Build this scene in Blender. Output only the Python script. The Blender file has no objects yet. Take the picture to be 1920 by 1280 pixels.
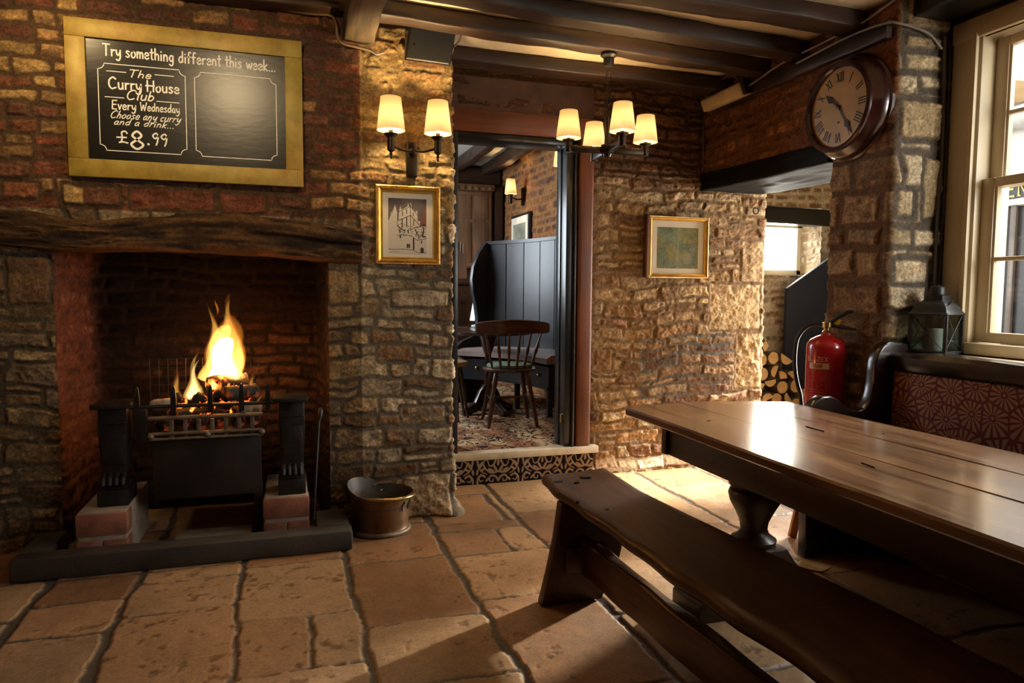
import bpy, bmesh, math, random
import numpy as np
from mathutils import Vector, Matrix
random.seed(7)
D = bpy.data
SC = bpy.context.scene
COL = SC.collection
PI = math.pi

# ------------------------------------------------------------ camera
cam_data = D.cameras.new('camera')
cam = D.objects.new('camera', cam_data)
COL.objects.link(cam)
SC.camera = cam
cam_data.sensor_width = 36.0
cam_data.lens = 1315.0 / 1920.0 * 36.0
cam_data.clip_start = 0.03
_yaw, _pit, _rol = math.radians(17.33), math.radians(-4.08), math.radians(0.405)
_f = Vector((math.sin(_yaw) * math.cos(_pit), math.cos(_yaw) * math.cos(_pit), math.sin(_pit)))
_r = Vector((math.cos(_yaw), -math.sin(_yaw), 0))
_u = _r.cross(_f)
_r2 = math.cos(_rol) * _r + math.sin(_rol) * _u
_u2 = math.cos(_rol) * _u - math.sin(_rol) * _r
_m = Matrix((( _r2.x, _u2.x, -_f.x, 0.0), (_r2.y, _u2.y, -_f.y, 0.0), (_r2.z, _u2.z, -_f.z, 1.25), (0, 0, 0, 1)))
cam.matrix_world = _m

# ------------------------------------------------------------ exposure, sky, lights
SC.view_settings.view_transform = 'Standard'
SC.view_settings.look = 'None'
SC.view_settings.gamma = 1.0
SC.view_settings.use_curve_mapping = False
SC.view_settings.exposure = -0.06
SC.cycles.use_denoising = True
SC.cycles.max_bounces = 8
SC.cycles.diffuse_bounces = 4
SC.cycles.glossy_bounces = 4
SC.cycles.transmission_bounces = 6
SC.cycles.transparent_max_bounces = 12
SC.cycles.volume_bounces = 0
SC.cycles.sample_clamp_indirect = 6.0
SC.cycles.caustics_reflective = False
SC.cycles.caustics_refractive = False

world = D.worlds.new('overcast_sky')
SC.world = world
world.use_nodes = True
_bg = world.node_tree.nodes['Background']
_bg.inputs['Color'].default_value = (0.93, 0.97, 1.0, 1)
_bg.inputs['Strength'].default_value = 4.0

WARM = (1.0, 0.68, 0.31)
FIRE = (1.0, 0.30, 0.06)
DAY = (1.0, 0.93, 0.82)

def add_light(name, kind, loc, energy, color, size=0.05, target=None, size_y=None, spot=None, blend=0.6):
    l = D.lights.new(name, kind)
    l.energy = energy
    l.color = color
    if kind == 'AREA':
        l.shape = 'RECTANGLE'
        l.size = size
        l.size_y = size_y or size
    else:
        l.shadow_soft_size = size
    if spot:
        l.spot_size = math.radians(spot)
        l.spot_blend = blend
    o = D.objects.new(name, l)
    COL.objects.link(o)
    o.location = loc
    if target is not None:
        d = Vector(target) - Vector(loc)
        o.rotation_euler = d.to_track_quat('-Z', 'Y').to_euler()
    return o

# daylight standing outside the openings: sash window, lobby door, lobby window, the far room's windows
add_light('daylight_sash_window', 'AREA', (4.9, 2.2, 3.75), 480, (1.0, 0.96, 0.90), 2.4, (3.1, 1.9, 1.4), 1.6)
add_light('daylight_near_window', 'AREA', (3.95, -0.05, 1.95), 95, (1.0, 0.96, 0.90), 1.1, (0.6, 3.8, 1.0), 1.0)
add_light('daylight_lobby_door', 'AREA', (4.75, 4.20, 1.2), 200, DAY, 0.8, (3.2, 4.5, 0.8), 1.9)
add_light('sunbeam_lobby_door', 'SPOT', (5.9, 4.15, 2.75), 8500, (1.0, 0.95, 0.86), 0.16, (2.52, 4.02, 0.0), spot=15, blend=0.8)
add_light('floor_patch_spot', 'SPOT', (5.2, 4.50, 1.05), 3600, (1.0, 0.93, 0.80), 0.07, (1.02, 2.22, 0.0), spot=13, blend=0.6)  # spot added to make the bright floor patch by the bench
add_light('daylight_lobby_window', 'AREA', (4.75, 6.75, 1.95), 260, DAY, 1.2, (3.9, 4.4, 0.9), 0.8)
add_light('daylight_far_room', 'AREA', (-0.1, 6.6, 1.9), 85, (0.80, 0.90, 1.0), 1.4, (2.2, 5.9, 0.8), 1.3)
# ceiling spotlights the bar trains on its fireplace wall
add_light('ceiling_spot_board', 'SPOT', (-0.37, 2.2, 2.60), 54, (1.0, 0.73, 0.40), 0.05, (-0.45, 3.8, 1.95), spot=82, blend=0.8)
add_light('ceiling_spot_mantel', 'SPOT', (-1.05, 3.22, 2.61), 17, (1.0, 0.70, 0.34), 0.05, (-0.95, 3.9, 1.95), spot=112, blend=0.9)
# the log fire
add_light('firelight', 'POINT', (-0.33, 3.84, 0.84), 15, FIRE, 0.08)

# ------------------------------------------------------------ noise
def _hash(i, seed):
    i = i.astype(np.uint64) & np.uint64(0xffffffff)
    i = (i + np.uint64(seed * 2654435761 & 0xffffffff)) & np.uint64(0xffffffff)
    i ^= i >> np.uint64(16)
    i = (i * np.uint64(0x45d9f3b)) & np.uint64(0xffffffff)
    i ^= i >> np.uint64(16)
    i = (i * np.uint64(0x45d9f3b)) & np.uint64(0xffffffff)
    i ^= i >> np.uint64(16)
    return (i & np.uint64(0xffffff)).astype(np.float64) / float(0xffffff)

def vnoise(x, y, z=None, seed=1):
    x = np.asarray(x, float); y = np.asarray(y, float)
    z = np.zeros_like(x) if z is None else np.asarray(z, float)
    xi, yi, zi = np.floor(x), np.floor(y), np.floor(z)
    fx, fy, fz = x - xi, y - yi, z - zi
    fx = fx * fx * fx * (fx * (fx * 6 - 15) + 10)
    fy = fy * fy * fy * (fy * (fy * 6 - 15) + 10)
    fz = fz * fz * fz * (fz * (fz * 6 - 15) + 10)
    xi = xi.astype(np.int64) + 5000; yi = yi.astype(np.int64) + 5000; zi = zi.astype(np.int64) + 5000
    def h(a, b, c):
        return _hash((xi + a) * 73856093 ^ (yi + b) * 19349663 ^ (zi + c) * 83492791, seed)
    r = 0
    for a in (0, 1):
        wa = fx if a else 1 - fx
        for b in (0, 1):
            wb = fy if b else 1 - fy
            for c in (0, 1):
                wc = fz if c else 1 - fz
                r = r + h(a, b, c) * wa * wb * wc
    return r * 2 - 1

def fbm(x, y, z=None, seed=1, octaves=4, gain=0.5):
    r = 0; a = 1.0; f = 1.0; s = 0
    for o in range(octaves):
        r = r + a * vnoise(np.asarray(x) * f, np.asarray(y) * f, None if z is None else np.asarray(z) * f, seed + o * 17)
        s += a; a *= gain; f *= 2.03
    return r / s * 1.6

def sstep(a, b, x):
    t = np.clip((x - a) / (b - a), 0, 1)
    return t * t * (3 - 2 * t)

# ------------------------------------------------------------ materials
def nodes_of(name):
    m = D.materials.new(name)
    m.use_nodes = True
    nt = m.node_tree
    b = nt.nodes['Principled BSDF']
    return m, nt, b

def N(nt, kind, **kw):
    n = nt.nodes.new(kind)
    for k, v in kw.items():
        if k in n.inputs:
            n.inputs[k].default_value = v
        else:
            setattr(n, k, v)
    return n

def ramp(nt, stops):
    n = nt.nodes.new('ShaderNodeValToRGB')
    e = n.color_ramp.elements
    while len(e) > len(stops):
        e.remove(e[-1])
    while len(e) < len(stops):
        e.new(0.5)
    for i, (p, c) in enumerate(stops):
        e[i].position = p
        e[i].color = (c[0], c[1], c[2], 1)
    return n

def c4(c):
    return (c[0], c[1], c[2], 1)

def mat(name, color, rough=0.5, metal=0.0, var=0.25, scale=8.0, bump=0.0, bscale=60.0, spec=0.5, coat=0.0, stretch=(1, 1, 1)):
    """plain surface whose colour drifts a little and whose face is slightly uneven"""
    m, nt, b = nodes_of(name)
    tc = N(nt, 'ShaderNodeTexCoord'); mp = N(nt, 'ShaderNodeMapping')
    mp.inputs['Scale'].default_value = stretch
    nt.links.new(tc.outputs['Object'], mp.inputs['Vector'])
    n = N(nt, 'ShaderNodeTexNoise', Scale=scale, Detail=5.0)
    nt.links.new(mp.outputs['Vector'], n.inputs['Vector'])
    lo = tuple(max(0, c * (1 - var)) for c in color); hi = tuple(min(1, c * (1 + var)) for c in color)
    r = ramp(nt, [(0.3, lo), (0.7, hi)])
    nt.links.new(n.outputs['Fac'], r.inputs['Fac'])
    nt.links.new(r.outputs['Color'], b.inputs['Base Color'])
    b.inputs['Roughness'].default_value = rough
    b.inputs['Metallic'].default_value = metal
    b.inputs['Specular IOR Level'].default_value = spec
    b.inputs['Coat Weight'].default_value = coat
    if bump:
        n2 = N(nt, 'ShaderNodeTexNoise', Scale=bscale, Detail=4.0)
        nt.links.new(mp.outputs['Vector'], n2.inputs['Vector'])
        bp = N(nt, 'ShaderNodeBump', Strength=bump, Distance=0.004)
        nt.links.new(n2.outputs['Fac'], bp.inputs['Height'])
        nt.links.new(bp.outputs['Normal'], b.inputs['Normal'])
    return m

def wood(name, dark, light, axis='Y', rough=0.4, grain=1.0, bump=0.25, coat=0.0, knots=True):
    m, nt, b = nodes_of(name)
    tc = N(nt, 'ShaderNodeTexCoord'); mp = N(nt, 'ShaderNodeMapping')
    s = [22.0 * grain] * 3
    s['XYZ'.index(axis)] = 1.6 * grain
    mp.inputs['Scale'].default_value = s
    nt.links.new(tc.outputs['Object'], mp.inputs['Vector'])
    n = N(nt, 'ShaderNodeTexNoise', Scale=1.0, Detail=7.0, Distortion=0.9)
    nt.links.new(mp.outputs['Vector'], n.inputs['Vector'])
    n2 = N(nt, 'ShaderNodeTexNoise', Scale=3.2, Detail=3.0)
    nt.links.new(tc.outputs['Object'], n2.inputs['Vector'])
    mid = tuple((a + c) / 2 for a, c in zip(dark, light))
    r = ramp(nt, [(0.28, dark), (0.5, mid), (0.72, light)])
    nt.links.new(n.outputs['Fac'], r.inputs['Fac'])
    mx = N(nt, 'ShaderNodeMix', data_type='RGBA', blend_type='MULTIPLY')
    mx.inputs[0].default_value = 0.65
    r2 = ramp(nt, [(0.3, (0.45, 0.45, 0.45)), (0.65, (1.25, 1.2, 1.15))])
    nt.links.new(n2.outputs['Fac'], r2.inputs['Fac'])
    nt.links.new(r.outputs['Color'], mx.inputs[6]); nt.links.new(r2.outputs['Color'], mx.inputs[7])
    nt.links.new(mx.outputs[2], b.inputs['Base Color'])
    rr = N(nt, 'ShaderNodeMapRange')
    rr.inputs['To Min'].default_value = rough * 0.75; rr.inputs['To Max'].default_value = min(1, rough * 1.35)
    nt.links.new(n2.outputs['Fac'], rr.inputs['Value'])
    nt.links.new(rr.outputs[0], b.inputs['Roughness'])
    b.inputs['Coat Weight'].default_value = coat
    b.inputs['Coat Roughness'].default_value = 0.12
    bp = N(nt, 'ShaderNodeBump', Strength=bump, Distance=0.003)
    nt.links.new(n.outputs['Fac'], bp.inputs['Height'])
    nt.links.new(bp.outputs['Normal'], b.inputs['Normal'])
    return m

def painted(name, rough=0.85, fine=55.0, amount=0.5, bump=0.6, spec=0.35, dist=0.004, rmin=None):
    """colour carried by the surface itself (attribute 'Col'), broken up by fine grain"""
    m, nt, b = nodes_of(name)
    at = N(nt, 'ShaderNodeAttribute', attribute_name='Col')
    tc = N(nt, 'ShaderNodeTexCoord')
    n = N(nt, 'ShaderNodeTexNoise', Scale=fine, Detail=6.0, Roughness=0.65)
    nt.links.new(tc.outputs['Object'], n.inputs['Vector'])
    r = ramp(nt, [(0.28, (1 - amount,) * 3), (0.72, (1 + amount * 0.7,) * 3)])
    nt.links.new(n.outputs['Fac'], r.inputs['Fac'])
    mx = N(nt, 'ShaderNodeMix', data_type='RGBA', blend_type='MULTIPLY')
    mx.inputs[0].default_value = 1.0
    nt.links.new(at.outputs['Color'], mx.inputs[6]); nt.links.new(r.outputs['Color'], mx.inputs[7])
    nt.links.new(mx.outputs[2], b.inputs['Base Color'])
    if rmin is None:
        b.inputs['Roughness'].default_value = rough
    else:
        n3 = N(nt, 'ShaderNodeTexNoise', Scale=4.0, Detail=4.0)
        nt.links.new(tc.outputs['Object'], n3.inputs['Vector'])
        rr = N(nt, 'ShaderNodeMapRange')
        rr.inputs['From Min'].default_value = 0.3; rr.inputs['From Max'].default_value = 0.7
        rr.inputs['To Min'].default_value = rmin; rr.inputs['To Max'].default_value = rough
        nt.links.new(n3.outputs['Fac'], rr.inputs['Value'])
        nt.links.new(rr.outputs[0], b.inputs['Roughness'])
    b.inputs['Specular IOR Level'].default_value = spec
    if bump:
        n2 = N(nt, 'ShaderNodeTexNoise', Scale=fine * 1.7, Detail=6.0, Roughness=0.7)
        nt.links.new(tc.outputs['Object'], n2.inputs['Vector'])
        bp = N(nt, 'ShaderNodeBump', Strength=bump, Distance=dist)
        nt.links.new(n2.outputs['Fac'], bp.inputs['Height'])
        nt.links.new(bp.outputs['Normal'], b.inputs['Normal'])
    return m

def glow(name, color, strength, translucent=None):
    m, nt, b = nodes_of(name)
    b.inputs['Base Color'].default_value = c4(color)
    b.inputs['Roughness'].default_value = 0.8
    b.inputs['Emission Color'].default_value = c4(color)
    b.inputs['Emission Strength'].default_value = strength
    return m

def glass(name, tint=(1, 1, 1), rough=0.0, gloss=0.06):
    m, nt, b = nodes_of(name)
    nt.nodes.remove(b)
    out = nt.nodes['Material Output']
    t = N(nt, 'ShaderNodeBsdfTransparent', Color=c4(tint))
    g = N(nt, 'ShaderNodeBsdfGlossy', Roughness=rough)
    mx = N(nt, 'ShaderNodeMixShader', Fac=gloss)
    nt.links.new(t.outputs[0], mx.inputs[1]); nt.links.new(g.outputs[0], mx.inputs[2])
    nt.links.new(mx.outputs[0], out.inputs['Surface'])
    return m

# ------------------------------------------------------------ mesh builder
def rot_to(d):
    return Vector((0, 0, 1)).rotation_difference(Vector(d).normalized()).to_matrix()

class MB:
    def __init__(self):
        self.v = []; self.f = []; self.M = None
    def add(self, vs, fs):
        n = len(self.v)
        if self.M is not None:
            vs = [tuple(self.M @ Vector(p)) for p in vs]
        self.v.extend(tuple(p) for p in vs)
        self.f.extend(tuple(i + n for i in f) for f in fs)
        return self
    def bm(self, b):
        b.verts.index_update()
        self.add([v.co[:] for v in b.verts], [[v.index for v in f.verts] for f in b.faces])
        b.free()
        return self
    def box(self, x0, x1, y0, y1, z0, z1, bev=0.0, seg=2):
        return self.obox(((x0 + x1) / 2, (y0 + y1) / 2, (z0 + z1) / 2), (x1 - x0, y1 - y0, z1 - z0), None, bev, seg)
    def obox(self, c, s, R=None, bev=0.0, seg=2):
        b = bmesh.new()
        bmesh.ops.create_cube(b, size=1.0)
        for v in b.verts:
            v.co = Vector((v.co.x * s[0], v.co.y * s[1], v.co.z * s[2]))
        if bev:
            bmesh.ops.bevel(b, geom=list(b.edges), offset=min(bev, 0.45 * min(abs(q) for q in s)), segments=seg, affect='EDGES', profile=0.5)
        for v in b.verts:
            if R is not None:
                v.co = R @ v.co
            v.co += Vector(c)
        return self.bm(b)
    def rings(self, rings, closed_ends=True, loop=False):
        n = len(rings[0]); vs = [p for r in rings for p in r]; fs = []
        m = len(rings)
        for i in range(m if loop else m - 1):
            a = i * n; b = ((i + 1) % m) * n
            for j in range(n):
                k = (j + 1) % n
                fs.append((a + j, a + k, b + k, b + j))
        if closed_ends and not loop:
            fs.append(tuple(range(n - 1, -1, -1)))
            fs.append(tuple((m - 1) * n + j for j in range(n)))
        return self.add(vs, fs)
    def tube(self, pts, r, n=8, caps=True, loop=False, flat=1.0):
        pts = [Vector(p) for p in pts]
        m = len(pts); rs = r if hasattr(r, '__len__') else [r] * m
        up = None; rings = []
        for i, p in enumerate(pts):
            if loop:
                t = pts[(i + 1) % m] - pts[i - 1]
            else:
                t = pts[min(i + 1, m - 1)] - pts[max(i - 1, 0)]
            t.normalize()
            if up is None:
                up = Vector((0, 0, 1)) if abs(t.z) < 0.9 else Vector((0, 1, 0))
            a = t.cross(up)
            if a.length < 1e-6:
                a = t.orthogonal()
            a.normalize(); bb = a.cross(t).normalized(); up = bb
            rings.append([tuple(p + rs[i] * (math.cos(2 * PI * k / n) * a + flat * math.sin(2 * PI * k / n) * bb)) for k in range(n)])
        return self.rings(rings, caps, loop)
    def lathe(self, prof, c=(0, 0, 0), n=28, R=None, sx=1.0, sy=1.0, caps=True):
        rings = []
        for (r, z) in prof:
            ring = []
            for k in range(n):
                p = Vector((max(r, 1e-4) * math.cos(2 * PI * k / n) * sx, max(r, 1e-4) * math.sin(2 * PI * k / n) * sy, z))
                if R is not None:
                    p = R @ p
                ring.append(tuple(p + Vector(c)))
            rings.append(ring)
        return self.rings(rings, caps)
    def prism(self, poly, fn, d0, d1, bev=0.0, seg=2):
        """poly of (a, b); fn(a, b, d) -> point"""
        b = bmesh.new()
        lo = [b.verts.new(fn(p[0], p[1], d0)) for p in poly]
        hi = [b.verts.new(fn(p[0], p[1], d1)) for p in poly]
        n = len(poly)
        b.faces.new(lo[::-1]); b.faces.new(hi)
        for i in range(n):
            j = (i + 1) % n
            b.faces.new((lo[i], lo[j], hi[j], hi[i]))
        bmesh.ops.recalc_face_normals(b, faces=list(b.faces))
        if bev:
            es = [e for e in b.edges if abs(e.calc_face_angle(0)) > 0.6 or len([f for f in e.link_faces if len(f.verts) == n]) == 1]
            bmesh.ops.bevel(b, geom=es, offset=bev, segments=seg, affect='EDGES', profile=0.5)
        return self.bm(b)
    def sphere(self, c, r, n=12, s=(1, 1, 1)):
        b = bmesh.new()
        bmesh.ops.create_uvsphere(b, u_segments=n, v_segments=max(6, n * 2 // 3), radius=r)
        for v in b.verts:
            v.co = Vector((v.co.x * s[0], v.co.y * s[1], v.co.z * s[2])) + Vector(c)
        return self.bm(b)

def top_of(o):
    while o.parent:
        o = o.parent
    return o

def link(name, v, f, material, parent=None, smooth=0.6, cols=None, loc=None):
    """one mesh object; v in the coordinates the thing is laid out in"""
    me = D.meshes.new(name)
    off = Vector((0, 0, 0))
    if parent is not None:
        off = top_of(parent)['_o']
        off = Vector(off)
    elif loc is not None:
        off = Vector(loc)
    vv = np.asarray(v, float) - np.array(off[:])
    me.from_pydata([tuple(p) for p in vv], [], f)
    me.update()
    o = D.objects.new(name, me)
    COL.objects.link(o)
    if parent is not None:
        o.parent = parent
    elif loc is not None:
        o.location = loc
        o['_o'] = tuple(loc)
    if parent is None and loc is None:
        o['_o'] = (0.0, 0.0, 0.0)
    if material:
        me.materials.append(material)
    if cols is not None:
        a = me.color_attributes.new('Col', 'FLOAT_COLOR', 'POINT')
        c = np.ones((len(vv), 4), np.float32); c[:, :3] = cols
        a.data.foreach_set('color', c.ravel())
    b = bmesh.new(); b.from_mesh(me)
    bmesh.ops.recalc_face_normals(b, faces=list(b.faces)) if len(b.faces) < 20000 else None
    if smooth:
        for fc in b.faces:
            fc.smooth = True
        for e in b.edges:
            if len(e.link_faces) == 2 and e.calc_face_angle(0) > smooth:
                e.smooth = False
    b.to_mesh(me); b.free()
    return o

def part(name, mb, material, parent, label=None, smooth=0.6, cols=None):
    o = link(name, mb.v, mb.f, material, parent, smooth, cols)
    if label:
        o['label'] = label
    return o

def tag(o, label, cat, group=None):
    o['label'] = label; o['category'] = cat; o['kind'] = 'thing'
    if group:
        o['group'] = group
    return o

def thing(name, label, cat, loc=(0, 0, 0), group=None):
    o = D.objects.new(name, None)
    COL.objects.link(o)
    o.empty_display_size = 0.1
    o.location = loc
    o['_o'] = tuple(float(q) for q in loc)
    return tag(o, label, cat, group)

def single(name, mb, material, label, cat, loc=None, group=None, smooth=0.6, cols=None):
    if loc is None:
        a = np.asarray(mb.v)
        loc = (float((a[:, 0].min() + a[:, 0].max()) / 2), float((a[:, 1].min() + a[:, 1].max()) / 2), float(a[:, 2].min()))
    o = link(name, mb.v, mb.f, material, None, smooth, cols, loc)
    return tag(o, label, cat, group)

def struct(name, mb, material, parent=None, smooth=0.6, cols=None):
    o = link(name, mb.v, mb.f, material, parent, smooth, cols)
    if parent is None:
        o['kind'] = 'structure'
    return o

def copy_thing(root, loc, label=None, rotz=None):
    r = root.copy(); COL.objects.link(r); r.location = loc
    if rotz is not None:
        r.rotation_euler = (0, 0, rotz)
    if label:
        r['label'] = label
    for ch in list(root.children):
        c = ch.copy(); COL.objects.link(c); c.parent = r
        for g in ch.children:
            d = g.copy(); COL.objects.link(d); d.parent = c
    return r

# ------------------------------------------------------------ masonry
def layout(U, V, W, H, rows, widths, joint=0.016, seed=1, over=(), split=0.25, wob=0.010, wild=0.022):
    """coursed rubble over the plane U x V: returns distance inside the stone, id, local coordinates"""
    rng = random.Random(seed)
    u = U + fbm(U * 8, V * 8, seed=seed + 3, octaves=4) * wob + fbm(U * 2.3, V * 5, seed=seed + 9, octaves=2) * 0.02
    v = V + fbm(U * 7, V * 9, seed=seed + 5, octaves=4) * wob * 0.9 + fbm(U * 1.6, V * 1.3, seed=seed + 8, octaves=2) * wild
    vb = [-0.08]
    while vb[-1] < H + 0.1:
        r = rows(vb[-1], rng) if callable(rows) else rng.uniform(*rows)
        vb.append(vb[-1] + r)
    vb = np.array(vb)
    ri = np.clip(np.searchsorted(vb, v) - 1, 0, len(vb) - 2)
    d = np.full(U.shape, -1.0); sid = np.zeros(U.shape, np.int64)
    lu = np.zeros(U.shape); lv = np.zeros(U.shape)
    nid = 1
    for r in range(len(vb) - 1):
        m = ri == r
        h = vb[r + 1] - vb[r]
        ub = [-0.1 - rng.random() * 0.2]
        while ub[-1] < W + 0.1:
            w = widths(vb[r], rng) if callable(widths) else rng.uniform(*widths)
            ub.append(ub[-1] + w * (0.75 + 0.5 * h / 0.12 * 0.5))
        ub = np.array(ub)
        k = len(ub) - 1
        sp = np.array([rng.uniform(0.38, 0.62) if (h > 0.085 and rng.random() < split) else 2.0 for _ in range(k)])
        if not m.any():
            nid += 2 * k; continue
        um, vm = u[m], v[m]
        ci = np.clip(np.searchsorted(ub, um) - 1, 0, k - 1)
        u0, u1 = ub[ci], ub[ci + 1]
        tv = (vm - vb[r]) / h; s = sp[ci]
        lowsub = tv < s
        v0 = np.where(lowsub, vb[r], vb[r] + h * np.minimum(s, 1)); v1 = np.where(lowsub & (s < 1), vb[r] + h * np.minimum(s, 1), vb[r + 1])
        hu, hv = (u1 - u0) / 2, (v1 - v0) / 2
        qu, qv = np.abs(um - (u0 + u1) / 2), np.abs(vm - (v0 + v1) / 2)
        rad = np.minimum(0.022, 0.45 * np.minimum(hu, hv))
        ax, ay = qu - hu + rad, qv - hv + rad
        sd = rad - np.hypot(np.maximum(ax, 0), np.maximum(ay, 0)) - np.minimum(np.maximum(ax, ay), 0)
        d[m] = sd - joint / 2
        sid[m] = nid + ci * 2 + lowsub
        lu[m] = (um - (u0 + u1) / 2) / np.maximum(hu, 1e-3); lv[m] = (vm - (v0 + v1) / 2) / np.maximum(hv, 1e-3)
        nid += 2 * k
    for j, (a0, b0, a1, b1) in enumerate(over):
        hu, hv = (a1 - a0) / 2, (b1 - b0) / 2
        w2 = fbm(U * 11, V * 11, seed=seed + 31, octaves=3) * 0.006
        qu, qv = np.abs(U + w2 - (a0 + a1) / 2), np.abs(V - w2 - (b0 + b1) / 2)
        rad = 0.014
        ax, ay = qu - hu + rad, qv - hv + rad
        sd = rad - np.hypot(np.maximum(ax, 0), np.maximum(ay, 0)) - np.minimum(np.maximum(ax, ay), 0)
        m = sd > 0
        d[~m] = np.minimum(d[~m], -sd[~m] - joint * 0.5)
        d[m] = sd[m] - joint * 0.3
        sid[m] = 900000 + j
        lu[m] = ((U - (a0 + a1) / 2) / hu)[m]; lv[m] = ((V - (b0 + b1) / 2) / hv)[m]
    return d, sid, lu, lv

def path_points(path, us, rad=0.03):
    P = np.array(path, float)
    seg = np.hypot(*(P[1:] - P[:-1]).T)
    cum = np.concatenate([[0], np.cumsum(seg)])
    def at(t):
        t = np.clip(t, 0, cum[-1])
        return np.stack([np.interp(t, cum, P[:, 0]), np.interp(t, cum, P[:, 1])], -1)
    acc = 0; ks = np.linspace(-1, 1, 9)
    for k in ks:
        acc = acc + at(us + k * rad)
    pos = acc / len(ks)
    g = (at(us + rad) - at(us - rad))
    L = np.maximum(np.hypot(g[:, 0], g[:, 1]), 1e-9)
    t = g / L[:, None]
    nrm = np.stack([t[:, 1], -t[:, 0]], -1)     # to the right of the walking direction
    return pos, nrm, cum[-1]

def stone_wall(name, path, z0, z1, mat_, color, res=0.009, rows=(0.05, 0.12), widths=(0.1, 0.34), joint=0.016,
               prot=(0.008, 0.026), rough=0.007, seed=1, holes=(), over=(), rad=0.02, shape=None, split=0.25, wob=0.010, soft=0.016, wild=0.022):
    """path is walked with the room on the right; holes are (u0, u1, z0, z1)"""
    Lp = sum(math.dist(a, b) for a, b in zip(path, path[1:]))
    nu, nv = int(Lp / res) + 1, int((z1 - z0) / res) + 1
    us, vs = np.linspace(0, Lp, nu), np.linspace(z0, z1, nv)
    U, V = np.meshgrid(us, vs, indexing='ij')
    d, sid, lu, lv = layout(U, V - z0, Lp, z1 - z0, rows, widths, joint, seed, [(a, b - z0, c, e - z0) for a, b, c, e in over], split, wob, wild)
    r1, r2, r3, r4 = (_hash(sid, seed * 7 + k) for k in range(4))
    mask = sstep(-0.002, soft, d)
    rgh = fbm(U * 20, V * 22, seed=seed + 50, octaves=5, gain=0.6)
    fine = fbm(U * 60, V * 85, seed=seed + 60, octaves=3, gain=0.7)
    hgt = mask * (prot[0] + (prot[1] - prot[0]) * r1 + (r2 - 0.5) * 0.012 * lu + (r3 - 0.5) * 0.010 * lv + rgh * rough * (0.6 + r4) + fine * rough * 0.35)
    hgt += (1 - mask) * (fbm(U * 30, V * 30, seed=seed + 70, octaves=3) * 0.003)
    hgt += fbm(U * 1.1, V * 1.1, seed=seed + 80, octaves=2) * 0.012
    if shape is not None:
        hgt = hgt + shape(U, V)
    pos, nrm, _ = path_points(path, us, rad)
    X = pos[:, 0][:, None] + nrm[:, 0][:, None] * hgt
    Y = pos[:, 1][:, None] + nrm[:, 1][:, None] * hgt
    C = color(U, V, sid, mask, (r1, r2, r3, r4), rgh, fine, d)
    verts = np.stack([X, Y, V], -1).reshape(-1, 3)
    idx = np.arange(nu * nv).reshape(nu, nv)
    uc, vc = (us[:-1] + us[1:]) / 2, (vs[:-1] + vs[1:]) / 2
    UC, VC = np.meshgrid(uc, vc, indexing='ij')
    keep = np.ones(UC.shape, bool)
    for (a, b, c, e) in holes:
        keep &= ~((UC > a) & (UC < b) & (VC > c) & (VC < e))
    q = np.stack([idx[:-1, :-1], idx[1:, :-1], idx[1:, 1:], idx[:-1, 1:]], -1)[keep]
    used = np.unique(q); remap = np.zeros(nu * nv, np.int64); remap[used] = np.arange(len(used))
    return grid_object(name, verts[used], remap[q], mat_, C.reshape(-1, 3)[used])

def grid_object(name, verts, quads, mat_, cols, parent=None, off=(0, 0, 0)):
    me = D.meshes.new(name)
    n, m = len(verts), len(quads)
    me.vertices.add(n); me.vertices.foreach_set('co', (np.asarray(verts) - np.array(off)).astype(np.float32).ravel())
    me.loops.add(m * 4); me.loops.foreach_set('vertex_index', np.asarray(quads).astype(np.int32).ravel())
    me.polygons.add(m); me.polygons.foreach_set('loop_start', (np.arange(m) * 4).astype(np.int32))
    me.polygons.foreach_set('use_smooth', np.ones(m, bool))
    me.update(calc_edges=True)
    a = me.color_attributes.new('Col', 'FLOAT_COLOR', 'POINT')
    c = np.ones((n, 4), np.float32); c[:, :3] = cols
    a.data.foreach_set('color', c.ravel())
    me.materials.append(mat_)
    o = D.objects.new(name, me); COL.objects.link(o)
    o['_o'] = tuple(off)
    if parent is None:
        o['kind'] = 'structure'
    else:
        o.parent = parent
    return o

def pick(pal, r):
    pal = np.array(pal, float)
    return pal[np.clip((r * len(pal)).astype(int), 0, len(pal) - 1)]

def blend(a, b, t):
    return a * (1 - t[..., None]) + b * t[..., None]

def stone_color(pal_fn, mortar_fn):
    def f(U, V, sid, mask, r, rgh, fine, d):
        st = pal_fn(U, V, r)
        tone = 0.74 + 0.50 * r[3] + 0.26 * rgh + 0.26 * fine
        big = sid >= 900000
        tone = np.where(big, 1.15 + 0.10 * rgh + 0.22 * fbm(U * 75, V * 10, seed=93, octaves=3), tone)
        st = st * tone[..., None]
        # warm and pale blotches that belong to the stone
        bl = sstep(0.15, 0.8, fbm(U * 14, V * 14, seed=91, octaves=3))
        st = st * (1 - 0.35 * bl[..., None] * np.array([0.6, 0.8, 1.0]))
        mo = mortar_fn(U, V) * (0.9 + 0.2 * fbm(U * 40, V * 40, seed=97, octaves=3))[..., None]
        smear = sstep(-0.75, -0.15, fbm(U * 13, V * 17, seed=95, octaves=5, gain=0.7))
        pale = sstep(0.25, 0.75, fbm(U * 17, V * 24, seed=99, octaves=5, gain=0.75))
        st = st * (1 + 0.55 * pale)[..., None]
        return np.clip(blend(mo, st, mask * (0.30 + 0.70 * smear)), 0.002, 1)
    return f
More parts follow.
